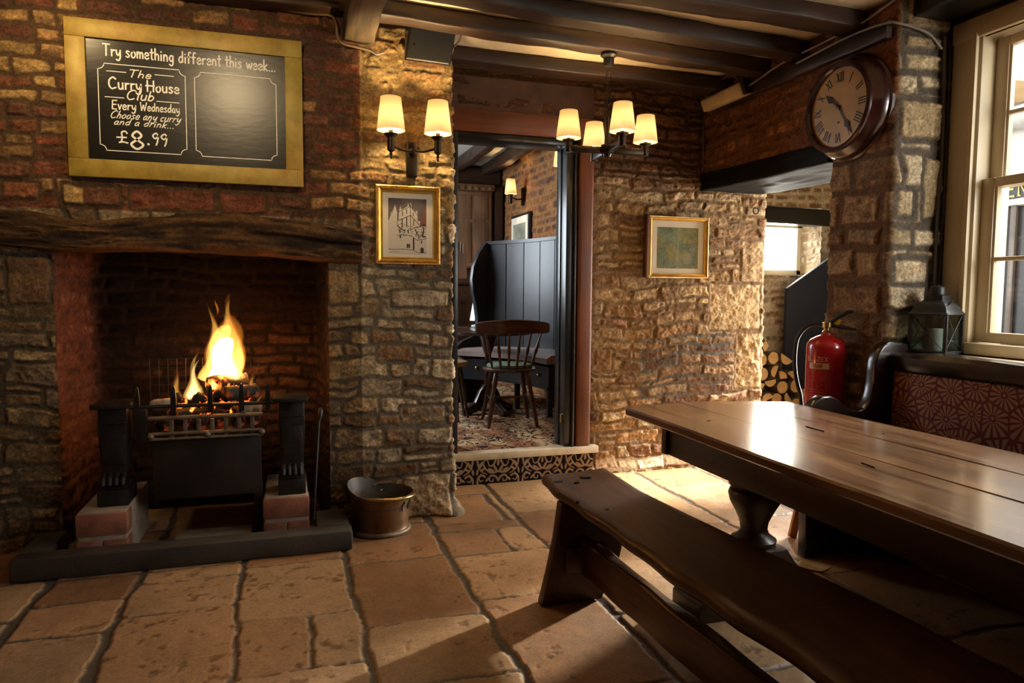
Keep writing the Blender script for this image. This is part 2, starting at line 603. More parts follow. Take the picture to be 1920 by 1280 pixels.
# ------------------------------------------------------------ the setting
M_STONE = painted('rubble_stone', rough=0.9, fine=95, amount=0.6, bump=0.9, dist=0.004)
M_SOOT = painted('sooty_brick', rough=0.95, fine=60, amount=0.5, bump=0.7, spec=0.2)
M_FLAG = painted('flagstone', rough=0.60, fine=70, amount=0.32, bump=0.35, spec=0.45, dist=0.003, rmin=0.34)
M_PLASTER = mat('ceiling_plaster', (0.62, 0.52, 0.36), 0.9, var=0.12, scale=6, bump=0.3)
M_DARKPLASTER = mat('smoke_brown_plaster', (0.10, 0.045, 0.016), 0.7, var=0.35, scale=7, bump=0.4)
M_OAK = wood('smoked_oak_x', (0.011, 0.005, 0.0025), (0.050, 0.020, 0.008), 'X', rough=0.5, bump=0.5)
M_OAKY = wood('smoked_oak_y', (0.014, 0.007, 0.004), (0.06, 0.026, 0.013), 'Y', rough=0.45, bump=0.5)
M_GREYOAK = wood('bare_oak_y', (0.022, 0.014, 0.007), (0.115, 0.078, 0.040), 'Y', rough=0.7, bump=0.7)
M_BLACKPAINT = mat('black_gloss_paint', (0.010, 0.010, 0.011), 0.28, var=0.2, bump=0.12, bscale=25)
M_CREAM = mat('cream_gloss_paint', (0.54, 0.44, 0.29), 0.34, var=0.06, scale=3, bump=0.08, bscale=30)
M_ORANGEWOOD = wood('varnished_red_wood', (0.085, 0.022, 0.006), (0.17, 0.048, 0.013), 'Z', rough=0.45, bump=0.15)
M_ORANGEWOODX = wood('varnished_red_wood_x', (0.12, 0.030, 0.007), (0.23, 0.065, 0.017), 'X', rough=0.45, bump=0.15)
M_GLASS = glass('window_glass', (0.97, 0.98, 0.97), 0.0, 0.05)

def up_to(z, lo, hi):
    return sstep(lo, hi, z)

# --- fireplace wall and pier
BRICK = [(0.15, 0.047, 0.022), (0.11, 0.038, 0.020), (0.19, 0.068, 0.030), (0.085, 0.034, 0.020), (0.27, 0.145, 0.055), (0.13, 0.05, 0.026)]
RUBBLE = [(0.22, 0.145, 0.070), (0.17, 0.105, 0.050), (0.27, 0.19, 0.10), (0.13, 0.075, 0.036), (0.20, 0.14, 0.085)]
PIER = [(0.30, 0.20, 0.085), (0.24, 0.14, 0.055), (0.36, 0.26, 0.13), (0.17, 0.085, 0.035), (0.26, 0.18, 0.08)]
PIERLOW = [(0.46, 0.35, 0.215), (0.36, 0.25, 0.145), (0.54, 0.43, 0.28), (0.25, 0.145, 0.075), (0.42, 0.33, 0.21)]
X0A = -2.2
def fire_pal(U, V, r):
    x = U + X0A
    up = pick(BRICK, r[0]); lo = pick(RUBBLE, r[0])
    mixr = (r[1] < 0.42) & (x < -0.93)
    up = np.where(mixr[..., None], pick([(0.34, 0.21, 0.075), (0.28, 0.16, 0.06)], r[2]), up)
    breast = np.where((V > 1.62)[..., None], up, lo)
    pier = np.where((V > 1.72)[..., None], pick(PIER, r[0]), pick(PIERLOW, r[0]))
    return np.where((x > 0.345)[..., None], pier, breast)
def fire_mortar(U, V):
    x = U + X0A
    b = np.zeros(U.shape + (3,))
    b[...] = (0.085, 0.045, 0.02)
    lo = np.zeros_like(b); lo[...] = (0.085, 0.062, 0.038)
    pi = np.zeros_like(b); pi[...] = (0.23, 0.15, 0.06)
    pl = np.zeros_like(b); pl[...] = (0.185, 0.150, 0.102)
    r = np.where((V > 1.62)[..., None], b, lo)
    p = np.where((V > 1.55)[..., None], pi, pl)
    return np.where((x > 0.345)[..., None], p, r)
def fire_shape(U, V):
    x = U + X0A
    s = np.zeros(U.shape)
    s += 0.022 * sstep(0.36, 0.335, x) * sstep(1.5, 1.7, V)                                  # the breast stands proud of the pier
    s += 0.06 * sstep(0.10, 0.0, V) * sstep(0.70, 0.84, x)
    return s
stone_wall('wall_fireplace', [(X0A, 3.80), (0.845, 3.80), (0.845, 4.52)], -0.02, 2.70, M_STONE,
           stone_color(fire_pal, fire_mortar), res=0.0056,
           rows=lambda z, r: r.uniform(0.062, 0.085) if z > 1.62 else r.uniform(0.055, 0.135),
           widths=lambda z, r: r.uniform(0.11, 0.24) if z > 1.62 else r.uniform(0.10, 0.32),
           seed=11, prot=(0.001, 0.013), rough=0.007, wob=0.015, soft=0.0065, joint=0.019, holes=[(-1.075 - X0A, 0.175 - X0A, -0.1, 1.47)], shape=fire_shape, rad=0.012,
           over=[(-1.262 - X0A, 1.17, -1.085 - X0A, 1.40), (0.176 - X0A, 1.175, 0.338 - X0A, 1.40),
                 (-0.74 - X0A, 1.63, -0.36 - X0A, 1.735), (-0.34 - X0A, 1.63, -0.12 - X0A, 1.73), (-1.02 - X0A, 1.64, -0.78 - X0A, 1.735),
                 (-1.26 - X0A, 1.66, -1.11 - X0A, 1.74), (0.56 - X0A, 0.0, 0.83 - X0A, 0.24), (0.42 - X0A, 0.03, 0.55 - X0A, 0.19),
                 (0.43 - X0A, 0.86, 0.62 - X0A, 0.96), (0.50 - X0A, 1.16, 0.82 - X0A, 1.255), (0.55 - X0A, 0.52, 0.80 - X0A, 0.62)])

# --- fireplace recess: jambs, back, all one masonry box
SOOTY = [(0.016, 0.010, 0.009), (0.011, 0.007, 0.006), (0.022, 0.012, 0.010)]
REDJ = [(0.095, 0.042, 0.032), (0.07, 0.032, 0.025), (0.12, 0.057, 0.042)]
def rec_pal(U, V, r):
    U = U - 0.065
    a = pick(REDJ, r[0]); b = pick(SOOTY, r[0])
    k = sstep(0.40, 0.58, U) * sstep(2.24, 2.10, U)
    k = np.maximum(k, sstep(1.35, 1.48, V) * 0.7)
    k = np.maximum(k, 0.9 * sstep(0.55, 0.2, V))
    # the fire's glow on the back bricks, put into their colour
    c0 = blend(a, b, k); k2 = sstep(0.72, 1.12, V + 0.18 * fbm(U * 2, V * 2, seed=7)) * sstep(0.40, 0.55, U) * sstep(2.24, 2.10, U)
    fire_glow = np.exp(-(((U - 1.30) / 0.42) ** 2 + ((V - 0.75) / 0.35) ** 2))
    c = c0 * (1 - 0.90 * k2)[..., None]
    return c + fire_glow[..., None] * np.array([0.06, 0.03, 0.016]) * (0.4 + r[1][..., None])
def rec_mortar(U, V):
    U = U - 0.065
    b = np.zeros(U.shape + (3,)); b[...] = (0.012, 0.008, 0.007)
    j = np.zeros_like(b); j[...] = (0.11, 0.045, 0.030)
    k = sstep(0.40, 0.58, U) * sstep(2.24, 2.10, U)
    return blend(j, b, k)
stone_wall('wall_recess', [(-1.135, 3.828), (-1.072, 3.828), (-1.03, 4.33), (0.125, 4.33), (0.172, 3.828), (0.235, 3.828)], -0.02, 1.55, M_SOOT,
           stone_color(rec_pal, rec_mortar), res=0.0075, rows=(0.06, 0.09), widths=(0.14, 0.28), seed=23, prot=(0.002, 0.010), rough=0.006, joint=0.012, rad=0.02)
mb = MB(); mb.box(-1.2, 0.3, 3.84, 4.45, 1.60, 1.68); mb.box(-1.25, -1.10, 3.86, 4.45, 0, 1.66); mb.box(0.2, 0.32, 3.86, 4.45, 0, 1.66); mb.box(-1.25, 0.32, 4.37, 4.47, 0, 1.66)
struct('wall_chimney', mb, M_SOOT, cols=np.tile((0.02, 0.012, 0.01), (len(mb.v), 1)))

# --- door wall: right of the doorway and over it
TAN = [(0.46, 0.33, 0.18), (0.38, 0.25, 0.125), (0.54, 0.42, 0.25), (0.28, 0.165, 0.08), (0.42, 0.30, 0.175), (0.24, 0.135, 0.08)]
DARKT = [(0.20, 0.11, 0.055), (0.15, 0.075, 0.040), (0.28, 0.17, 0.085), (0.33, 0.22, 0.12)]
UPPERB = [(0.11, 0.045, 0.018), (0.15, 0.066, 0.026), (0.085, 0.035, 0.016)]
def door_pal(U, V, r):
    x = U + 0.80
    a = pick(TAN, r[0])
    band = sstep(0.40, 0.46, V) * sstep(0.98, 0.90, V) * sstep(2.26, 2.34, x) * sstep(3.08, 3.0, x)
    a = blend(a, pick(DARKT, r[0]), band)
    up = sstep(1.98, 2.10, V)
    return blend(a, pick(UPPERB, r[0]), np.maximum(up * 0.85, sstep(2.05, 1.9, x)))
def door_mortar(U, V):
    x = U + 0.80
    a = np.zeros(U.shape + (3,)); a[...] = (0.235, 0.145, 0.070)
    g = np.zeros_like(a); g[...] = (0.15, 0.135, 0.115)
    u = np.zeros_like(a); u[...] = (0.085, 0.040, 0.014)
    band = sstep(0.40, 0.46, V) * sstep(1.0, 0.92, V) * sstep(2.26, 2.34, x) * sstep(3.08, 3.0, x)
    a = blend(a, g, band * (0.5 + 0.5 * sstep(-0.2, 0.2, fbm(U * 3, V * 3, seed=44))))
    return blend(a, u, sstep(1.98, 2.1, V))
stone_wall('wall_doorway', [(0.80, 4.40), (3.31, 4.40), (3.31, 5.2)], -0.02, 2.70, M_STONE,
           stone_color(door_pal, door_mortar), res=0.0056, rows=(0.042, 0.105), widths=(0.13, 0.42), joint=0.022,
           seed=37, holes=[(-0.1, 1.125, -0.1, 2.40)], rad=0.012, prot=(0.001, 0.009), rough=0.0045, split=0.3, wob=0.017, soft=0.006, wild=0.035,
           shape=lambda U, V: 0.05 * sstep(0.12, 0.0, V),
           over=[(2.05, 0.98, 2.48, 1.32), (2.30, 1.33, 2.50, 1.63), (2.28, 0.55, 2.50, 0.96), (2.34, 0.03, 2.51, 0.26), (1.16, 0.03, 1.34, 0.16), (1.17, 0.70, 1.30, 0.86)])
mb = MB(); mb.box(0.86, 1.93, 4.395, 4.47, 2.385, 2.60); struct('wall_overdoor', mb, M_DARKPLASTER)
mb = MB(); mb.box(0.80, 3.20, 4.46, 4.62, 2.41, 2.75); mb.box(1.96, 3.2, 4.45, 4.62, 0, 2.75); mb.box(0.7, 0.86, 4.44, 4.62, 0, 2.75); struct('wall_core', mb, M_DARKPLASTER)

# --- the wall with the clock: over the lintel, then the pier beside the window
CLOCKW = [(0.22, 0.085, 0.028), (0.17, 0.062, 0.022), (0.27, 0.11, 0.038), (0.13, 0.05, 0.02)]
PIERR = [(0.27, 0.165, 0.080), (0.21, 0.12, 0.055), (0.33, 0.21, 0.11)]
LIT = [(0.46, 0.36, 0.22), (0.40, 0.30, 0.17), (0.50, 0.40, 0.26), (0.34, 0.24, 0.13)]  # paler stones for the window-side face: daylight put into their colour
def cm(c):
    def f(U, V):
        a = np.zeros(U.shape + (3,)); a[...] = c
        return a
    return f
stone_wall('wall_clock', [(2.79, 4.45), (2.79, 2.98)], 2.06, 2.70, M_STONE,
           stone_color(lambda U, V, r: pick(CLOCKW, r[0]), cm((0.16, 0.062, 0.02))), res=0.0062, rows=(0.05, 0.10), widths=(0.10, 0.26), seed=51, joint=0.022, prot=(0.002, 0.012), rough=0.008)
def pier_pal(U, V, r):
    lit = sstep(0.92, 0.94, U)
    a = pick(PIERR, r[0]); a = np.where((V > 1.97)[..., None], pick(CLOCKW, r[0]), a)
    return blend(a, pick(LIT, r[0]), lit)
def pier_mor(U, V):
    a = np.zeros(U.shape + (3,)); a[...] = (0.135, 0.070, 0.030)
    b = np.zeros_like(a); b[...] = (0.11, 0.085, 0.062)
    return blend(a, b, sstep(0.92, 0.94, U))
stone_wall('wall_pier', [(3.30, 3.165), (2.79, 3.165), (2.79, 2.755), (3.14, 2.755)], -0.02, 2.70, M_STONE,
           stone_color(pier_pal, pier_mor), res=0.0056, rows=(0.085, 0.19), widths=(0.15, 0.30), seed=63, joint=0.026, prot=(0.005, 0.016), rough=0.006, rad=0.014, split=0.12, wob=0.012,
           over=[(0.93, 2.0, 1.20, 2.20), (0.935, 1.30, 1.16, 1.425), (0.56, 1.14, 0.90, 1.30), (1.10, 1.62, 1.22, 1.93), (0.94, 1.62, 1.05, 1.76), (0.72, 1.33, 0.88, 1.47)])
mb = MB(); mb.box(2.84, 3.28, 2.80, 3.13, 0, 2.75); mb.box(2.84, 3.28, 3.0, 4.44, 2.10, 2.66); struct('wall_infill', mb, M_DARKPLASTER)

# --- window wall, plain painted panelling and plaster
mb = MB()
mb.box(3.13, 3.30, 2.60, 2.83, -0.02, 2.75); mb.box(3.13, 3.30, 1.25, 2.60, -0.02, 0.99); mb.box(3.13, 3.30, 1.25, 2.60, 2.50, 2.75); mb.box(3.13, 3.30, 0.85, 1.25, -0.02, 2.75); mb.box(3.13, 3.30, -0.35, 0.85, -0.02, 0.99); mb.box(3.13, 3.30, -0.35, 0.85, 2.46, 2.75); mb.box(3.13, 3.30, -1.6, -0.35, -0.02, 2.75)
struct('wall_right', mb, mat('dim_wall_paint', (0.20, 0.13, 0.07), 0.7, var=0.15))
mb = MB(); mb.box(-2.35, -2.2, -1.6, 4.0, -0.02, 2.75); struct('wall_left', mb, M_DARKPLASTER)
mb = MB(); mb.box(-2.35, 3.3, -1.75, -1.6, -0.02, 2.75); struct('wall_behind', mb, M_DARKPLASTER)

# --- flagged floor
def axis(a, segs):
    out = [np.array([a])]
    for (b, st) in segs:
        n = max(1, int(round((b - a) / st)))
        out.append(np.linspace(a, b, n + 1)[1:]); a = b
    return np.concatenate(out)
fx = axis(-2.3, [(-1.45, 0.05), (3.35, 0.0072), (5.6, 0.045)])
fy = axis(-1.7, [(1.0, 0.06), (4.55, 0.0072), (5.8, 0.045)])
UX, VY = np.meshgrid(fx, fy, indexing='ij')
strips = [(-2.6, -2.0, None), (-2.0, -1.5, None), (-1.5, -1.0, [3.6, 3.38, 3.007, 2.45]), (-1.0, -0.653, [3.95, 3.36, 3.115, 2.82, 2.25]), (-0.653, -0.222, [3.8, 3.37, 3.23, 2.918, 2.28, 1.95]),
          (-0.222, 0.225, [3.75, 3.29, 2.745, 2.34, 1.9]), (0.225, 0.69, [4.4, 3.70, 3.20, 2.575, 2.125, 1.6]),
          (0.69, 1.17, [4.36, 4.12, 3.61, 3.50, 3.15, 2.67, 1.95]), (1.17, 1.72, [4.4, 3.70, 3.05, 2.40, 1.9]), (1.72, 2.25, [4.45, 3.95, 3.25, 2.62, 2.05]),
          (2.25, 2.72, [4.45, 3.96, 3.26, 2.5]), (2.72, 3.4, None), (3.4, 4.0, None), (4.0, 4.8, None), (4.8, 5.8, None)]
_rr = random.Random(5)
stones = []
for (a, b, cuts) in strips:
    ys = [6.0] + (list(cuts) if cuts else [])
    while ys[-1] > -1.9:
        ys.append(ys[-1] - _rr.uniform(0.4, 0.75))
    for y1, y0 in zip(ys, ys[1:]):
        stones.append((a, b, y0, y1))
def split_stone(x, y, at):
    for i, (a, b, c, e) in enumerate(stones):
        if a < x < b and c < y < e:
            stones[i:i + 1] = [(a, at, c, e), (at, b, c, e)]
            return
split_stone(0.0, 2.5, 0.04); split_stone(0.9, 3.3, 1.0); split_stone(1.0, 3.9, 1.10)
wx = UX + fbm(UX * 10, VY * 10, seed=71, octaves=4) * 0.008 + fbm(UX * 2, VY * 2, seed=72, octaves=2) * 0.012
wy = VY + fbm(UX * 10, VY * 10, seed=73, octaves=4) * 0.008 + fbm(UX * 2, VY * 2, seed=74, octaves=2) * 0.012
dd = np.full(UX.shape, -1.0); fid = np.zeros(UX.shape, np.int64)
for k, (a, b, c, e) in enumerate(stones):
    hu, hv = (b - a) / 2, (e - c) / 2
    qx, qy = np.abs(wx - (a + b) / 2), np.abs(wy - (c + e) / 2)
    rd = 0.03
    ax, ay = qx - hu + rd + 0.003, qy - hv + rd - 0.003
    sd = rd - np.hypot(np.maximum(ax, 0), np.maximum(ay, 0)) - np.minimum(np.maximum(ax, ay), 0)
    m = sd > dd
    dd[m] = sd[m]; fid[m] = k
# joints are wide and black across the room's depth, narrow between courses
jw = 0.010 + 0.007 * fbm(UX * 3, VY * 3, seed=75, octaves=2)
dd = dd - jw
mk = sstep(-0.0005, 0.0035, dd + 0.0035 * fbm(UX * 45, VY * 45, seed=70, octaves=3))
q1, q2, q3 = (_hash(fid, 300 + k) for k in range(3))
wear = fbm(UX * 2.5, VY * 2.5, seed=76, octaves=4)
pits = sstep(0.42, 0.7, fbm(UX * 22, VY * 22, seed=77, octaves=5, gain=0.65)) * sstep(0.15, 0.7, wear + 0.25 + 0.5 * (q3 - 0.5))
ZZ = mk * (0.006 + 0.002 * (q1 - 0.5)) + fbm(UX * 6, VY * 6, seed=78, octaves=4) * 0.0016 - pits * 0.002 - 0.006
base = pick([(0.37, 0.205, 0.100), (0.32, 0.170, 0.080), (0.41, 0.245, 0.125), (0.30, 0.150, 0.068), (0.37, 0.225, 0.115)], q1)
base = base * 0.84 * (0.85 + 0.3 * q2 + 0.20 * wear + 0.14 * fbm(UX * 24, VY * 24, seed=79, octaves=4, gain=0.7))[..., None]
base = blend(base, base * np.array([0.52, 0.47, 0.45]), np.clip(pits, 0, 1))
grout = np.zeros(UX.shape + (3,)); grout[...] = (0.095, 0.074, 0.055)
fcol = np.clip(blend(grout, base, mk), 0.01, 1)
idx = np.arange(UX.size).reshape(UX.shape)
quads = np.stack([idx[:-1, :-1], idx[1:, :-1], idx[1:, 1:], idx[:-1, 1:]], -1).reshape(-1, 4)
grid_object('floor', np.stack([UX, VY, ZZ], -1).reshape(-1, 3), quads, M_FLAG, fcol.reshape(-1, 3))

# --- ceiling and its timbers
mb = MB(); mb.box(-2.35, 3.35, -1.75, 4.6, 2.668, 2.80); struct('ceiling', mb, M_PLASTER)

def timber(name, p0, p1, w, h, material, label, cat='beam', seed=1, sag=0.0, rough=0.006, n=None, group=None, rounded=0.009, kind=None):
    """hewn beam: p0, p1 centre of its underside; w across, h tall"""
    p0, p1 = Vector(p0), Vector(p1)
    L = (p1 - p0).length; t = (p1 - p0) / L
    up = Vector((0, 0, 1)); s = t.cross(up).normalized(); up = s.cross(t)
    n = n or max(4, int(L / 0.03))
    sec = []
    m = 7
    for (cx, cz, a0) in ((w / 2, h, 0), (-w / 2, h, 90), (-w / 2, 0, 180), (w / 2, 0, 270)):
        for k in range(3):
            a = math.radians(a0 + 45 * k)
            sec.append((cx - math.copysign(rounded, cx) + rounded * math.cos(a), (cz - rounded if cz else rounded) + rounded * math.sin(a)))
    pts = []
    for i in range(len(sec)):
        a, b = sec[i], sec[(i + 1) % len(sec)]
        dist = math.hypot(a[0] - b[0], a[1] - b[1])
        k = max(1, int(dist / 0.03))
        for j in range(k):
            pts.append((a[0] + (b[0] - a[0]) * j / k, a[1] + (b[1] - a[1]) * j / k))
    A = np.array(pts); K = len(A)
    T = np.linspace(0, 1, n + 1)
    S = np.repeat(T[:, None] * L, K, 1)
    a = np.repeat(A[None, :, 0], n + 1, 0); c = np.repeat(A[None, :, 1], n + 1, 0)
    wa = fbm(S * 1.3, np.full_like(S, seed * 3.1), seed=seed, octaves=3) * 0.010
    wc = fbm(S * 1.1, np.full_like(S, seed * 7.7), seed=seed + 4, octaves=3) * 0.010
    nz = fbm(S * 5, a * 18 + 40, c * 18 + 60, seed=seed + 8, octaves=4) * rough
    la = np.hypot(a, c - h / 2)
    a2 = a * (1 + nz / la * 1.0) + wa; c2 = (c - h / 2) * (1 + nz / la) + h / 2 + wc - sag * 4 * (S / L) * (1 - S / L)
    V3 = np.array(p0[:])[None, None] + S[..., None] * np.array(t[:]) + a2[..., None] * np.array(s[:]) + c2[..., None] * np.array(up[:])
    mbx = MB()
    mbx.rings([[tuple(q) for q in ring] for ring in V3])
    return single(name, mbx, material, label, cat, loc=tuple((p0 + p1) / 2), group=group, smooth=0.9)

timber('ceiling_joist', (0.86, 4.16, 2.585), (2.79, 4.17, 2.585), 0.16, 0.08, M_OAK, 'dark oak ceiling joist tight against the wall above the doorway', seed=3)
timber('ceiling_joist', (0.42, 3.605, 2.58), (2.785, 3.765, 2.58), 0.115, 0.085, M_OAK, 'dark oak ceiling joist that the four-shade chandelier hangs from', seed=5)
timber('ceiling_joist', (0.42, 3.245, 2.58), (2.785, 3.445, 2.58), 0.13, 0.085, M_OAK, 'dark oak ceiling joist one bay nearer the window than the chandelier joist', seed=8)
timber('ceiling_joist', (0.42, 2.975, 2.58), (2.785, 3.02, 2.58), 0.15, 0.085, M_OAK, 'dark oak ceiling joist meeting the wall above the clock', seed=13)
timber('tie_beam', (0.335, 3.84, 2.52), (0.335, 0.4, 2.52), 0.155, 0.128, M_GREYOAK, 'cracked greyish oak tie beam running out over the fireplace pier', seed=17, rough=0.01)
timber('wall_plate', (-2.18, 3.715, 2.628), (0.24, 3.715, 2.628), 0.12, 0.035, M_OAK, 'black-brown timber plate along the top of the fireplace wall', seed=19)
timber('wall_plate', (0.42, 3.745, 2.632), (0.90, 3.745, 2.632), 0.07, 0.03, M_OAK, 'short dark timber plate on top of the pier above the loudspeaker', seed=21)
timber('wall_plate', (2.768, 4.38, 2.49), (2.768, 2.78, 2.49), 0.035, 0.085, M_OAKY, 'dark timber plate on the wall above the clock carrying cables', seed=23)
timber('window_head_beam', (2.99, 2.74, 2.575), (2.99, -1.5, 2.575), 0.26, 0.088, M_BLACKPAINT, 'black painted beam over the sash window', seed=29, rough=0.003)
timber('lintel', (3.035, 4.395, 1.965), (3.035, 3.175, 1.955), 0.535, 0.118, mat('lintel_black', (0.008, 0.0075, 0.0075), 0.62, var=0.3, scale=6, bump=0.3, spec=0.08), 'black painted timber lintel over the opening below the clock', seed=31, rough=0.006, rounded=0.012)

# mantel beam: bowed top, worn lower edge
mt = [(-1.262, 1.600), (-1.12, 1.597), (-0.98, 1.572), (-0.82, 1.572), (-0.64, 1.596), (-0.46, 1.621), (-0.26, 1.620), (-0.07, 1.606), (0.13, 1.590), (0.345, 1.568)]
mbt = [(-1.262, 1.446), (-1.05, 1.428), (-0.92, 1.424), (-0.6, 1.434), (-0.37, 1.432), (-0.12, 1.422), (0.13, 1.402), (0.345, 1.400)]
n = 240; xs = np.linspace(-1.262, 0.345, n)
zt = np.interp(xs, *zip(*mt)); zb = np.interp(xs, *zip(*mbt))
ring = []
for fy_, fz_ in [(0, 0), (.25, -.0), (.5, -.01), (.75, 0), (.92, .02), (1, .12), (1.03, .3), (1.0, .5), (1.02, .7), (.98, .88), (.9, .98), (.7, 1.0), (.45, 1.0), (.2, 1.0), (0, 1), (0, .5)]:
    ring.append((fy_, fz_))
A = []
for k in range(len(ring)):
    p_, q_ = np.array(ring[k]), np.array(ring[(k + 1) % len(ring)])
    m_ = max(1, int(np.hypot(*(q_ - p_)) / 0.05))
    A += [p_ + (q_ - p_) * j / m_ for j in range(m_)]
A = np.array(A)
S = np.repeat(xs[:, None], len(A), 1); yy = np.repeat(A[None, :, 0], n, 0); zz = np.repeat(A[None, :, 1], n, 0)
nz = fbm(S * 4, yy * 3 + 9, zz * 5 + 3, seed=41, octaves=6, gain=0.62)
gr_ = fbm(S * 7 + 0.4 * nz, yy * 9, zz * 13, seed=43, octaves=4, gain=0.6)
Yb = 3.86 - 0.135 * yy - 0.016 * nz * (yy > .4) - 0.005 * gr_ * (yy > .4)
Zb = zb[:, None] + (zt - zb)[:, None] * zz + nz * 0.008 * np.where((zz > 0.1) & (zz < 0.9), 0.4, 1.0)
shake = np.exp(-((zz - 0.52 + 0.16 * (S - 0.1)) / 0.05) ** 2) * sstep(-0.35, 0.0, S) * (yy > 0.95)
Yb = Yb + shake * 0.022
mc_ = 0.35 + 0.75 * sstep(-0.5, 0.8, gr_ + 0.6 * nz)
mcol = np.array([0.105, 0.050, 0.018]) * (mc_ * (1 - 0.75 * shake))[..., None]
mcol = blend(mcol, np.array([0.016, 0.010, 0.007]) * np.ones_like(mcol), sstep(-0.05, -0.55, nz) * 0.8)
mb = MB(); mb.rings([[(S[i, j], Yb[i, j], Zb[i, j]) for j in range(len(A))] for i in range(n)])
M_MANTEL = painted('mantel_oak', rough=0.85, fine=50, amount=0.5, bump=1.0, spec=0.25, dist=0.006)
single('mantel_beam', mb, M_MANTEL, 'rough hewn oak mantel beam over the fireplace', 'mantel', smooth=0.9, cols=mcol.reshape(-1, 3))

# --- doorway: dark frame, red-brown timber, step
mb = MB()
struct('door_1', MB().box(0.985, 1.005, 4.40, 4.44, 0.19, 2.25), M_BLACKPAINT)
d1 = D.objects['door_1']
for nm, b in (('door_jamb', (0.945, 1.0, 4.36, 4.56, 0.19, 2.245)), ('door_jamb', (1.735, 1.812, 4.37, 4.56, 0.19, 2.245)), ('door_head', (0.945, 1.812, 4.37, 4.56, 2.205, 2.25)), ('door_stop', (1.726, 1.737, 4.46, 4.53, 0.19, 2.2)), ('door_stop', (1.782, 1.80, 4.345, 4.372, 0.19, 2.22))):
    struct(nm, MB().box(*b, bev=0.006), M_BLACKPAINT, d1)
q = struct('door_post', MB().box(1.815, 1.922, 4.345, 4.56, 0.0, 2.26, bev=0.02, seg=3), M_ORANGEWOOD, d1); q['label'] = 'red-brown varnished post'
q = struct('door_board', MB().box(0.86, 1.93, 4.355, 4.50, 2.252, 2.392, bev=0.006), M_ORANGEWOODX, d1); q['label'] = 'red-brown varnished board'
q = struct('strike_plate', MB().box(1.7265, 1.7345, 4.40, 4.425, 0.36, 0.42), mat('brass_strike', (0.55, 0.38, 0.14), 0.35, 1.0), d1)
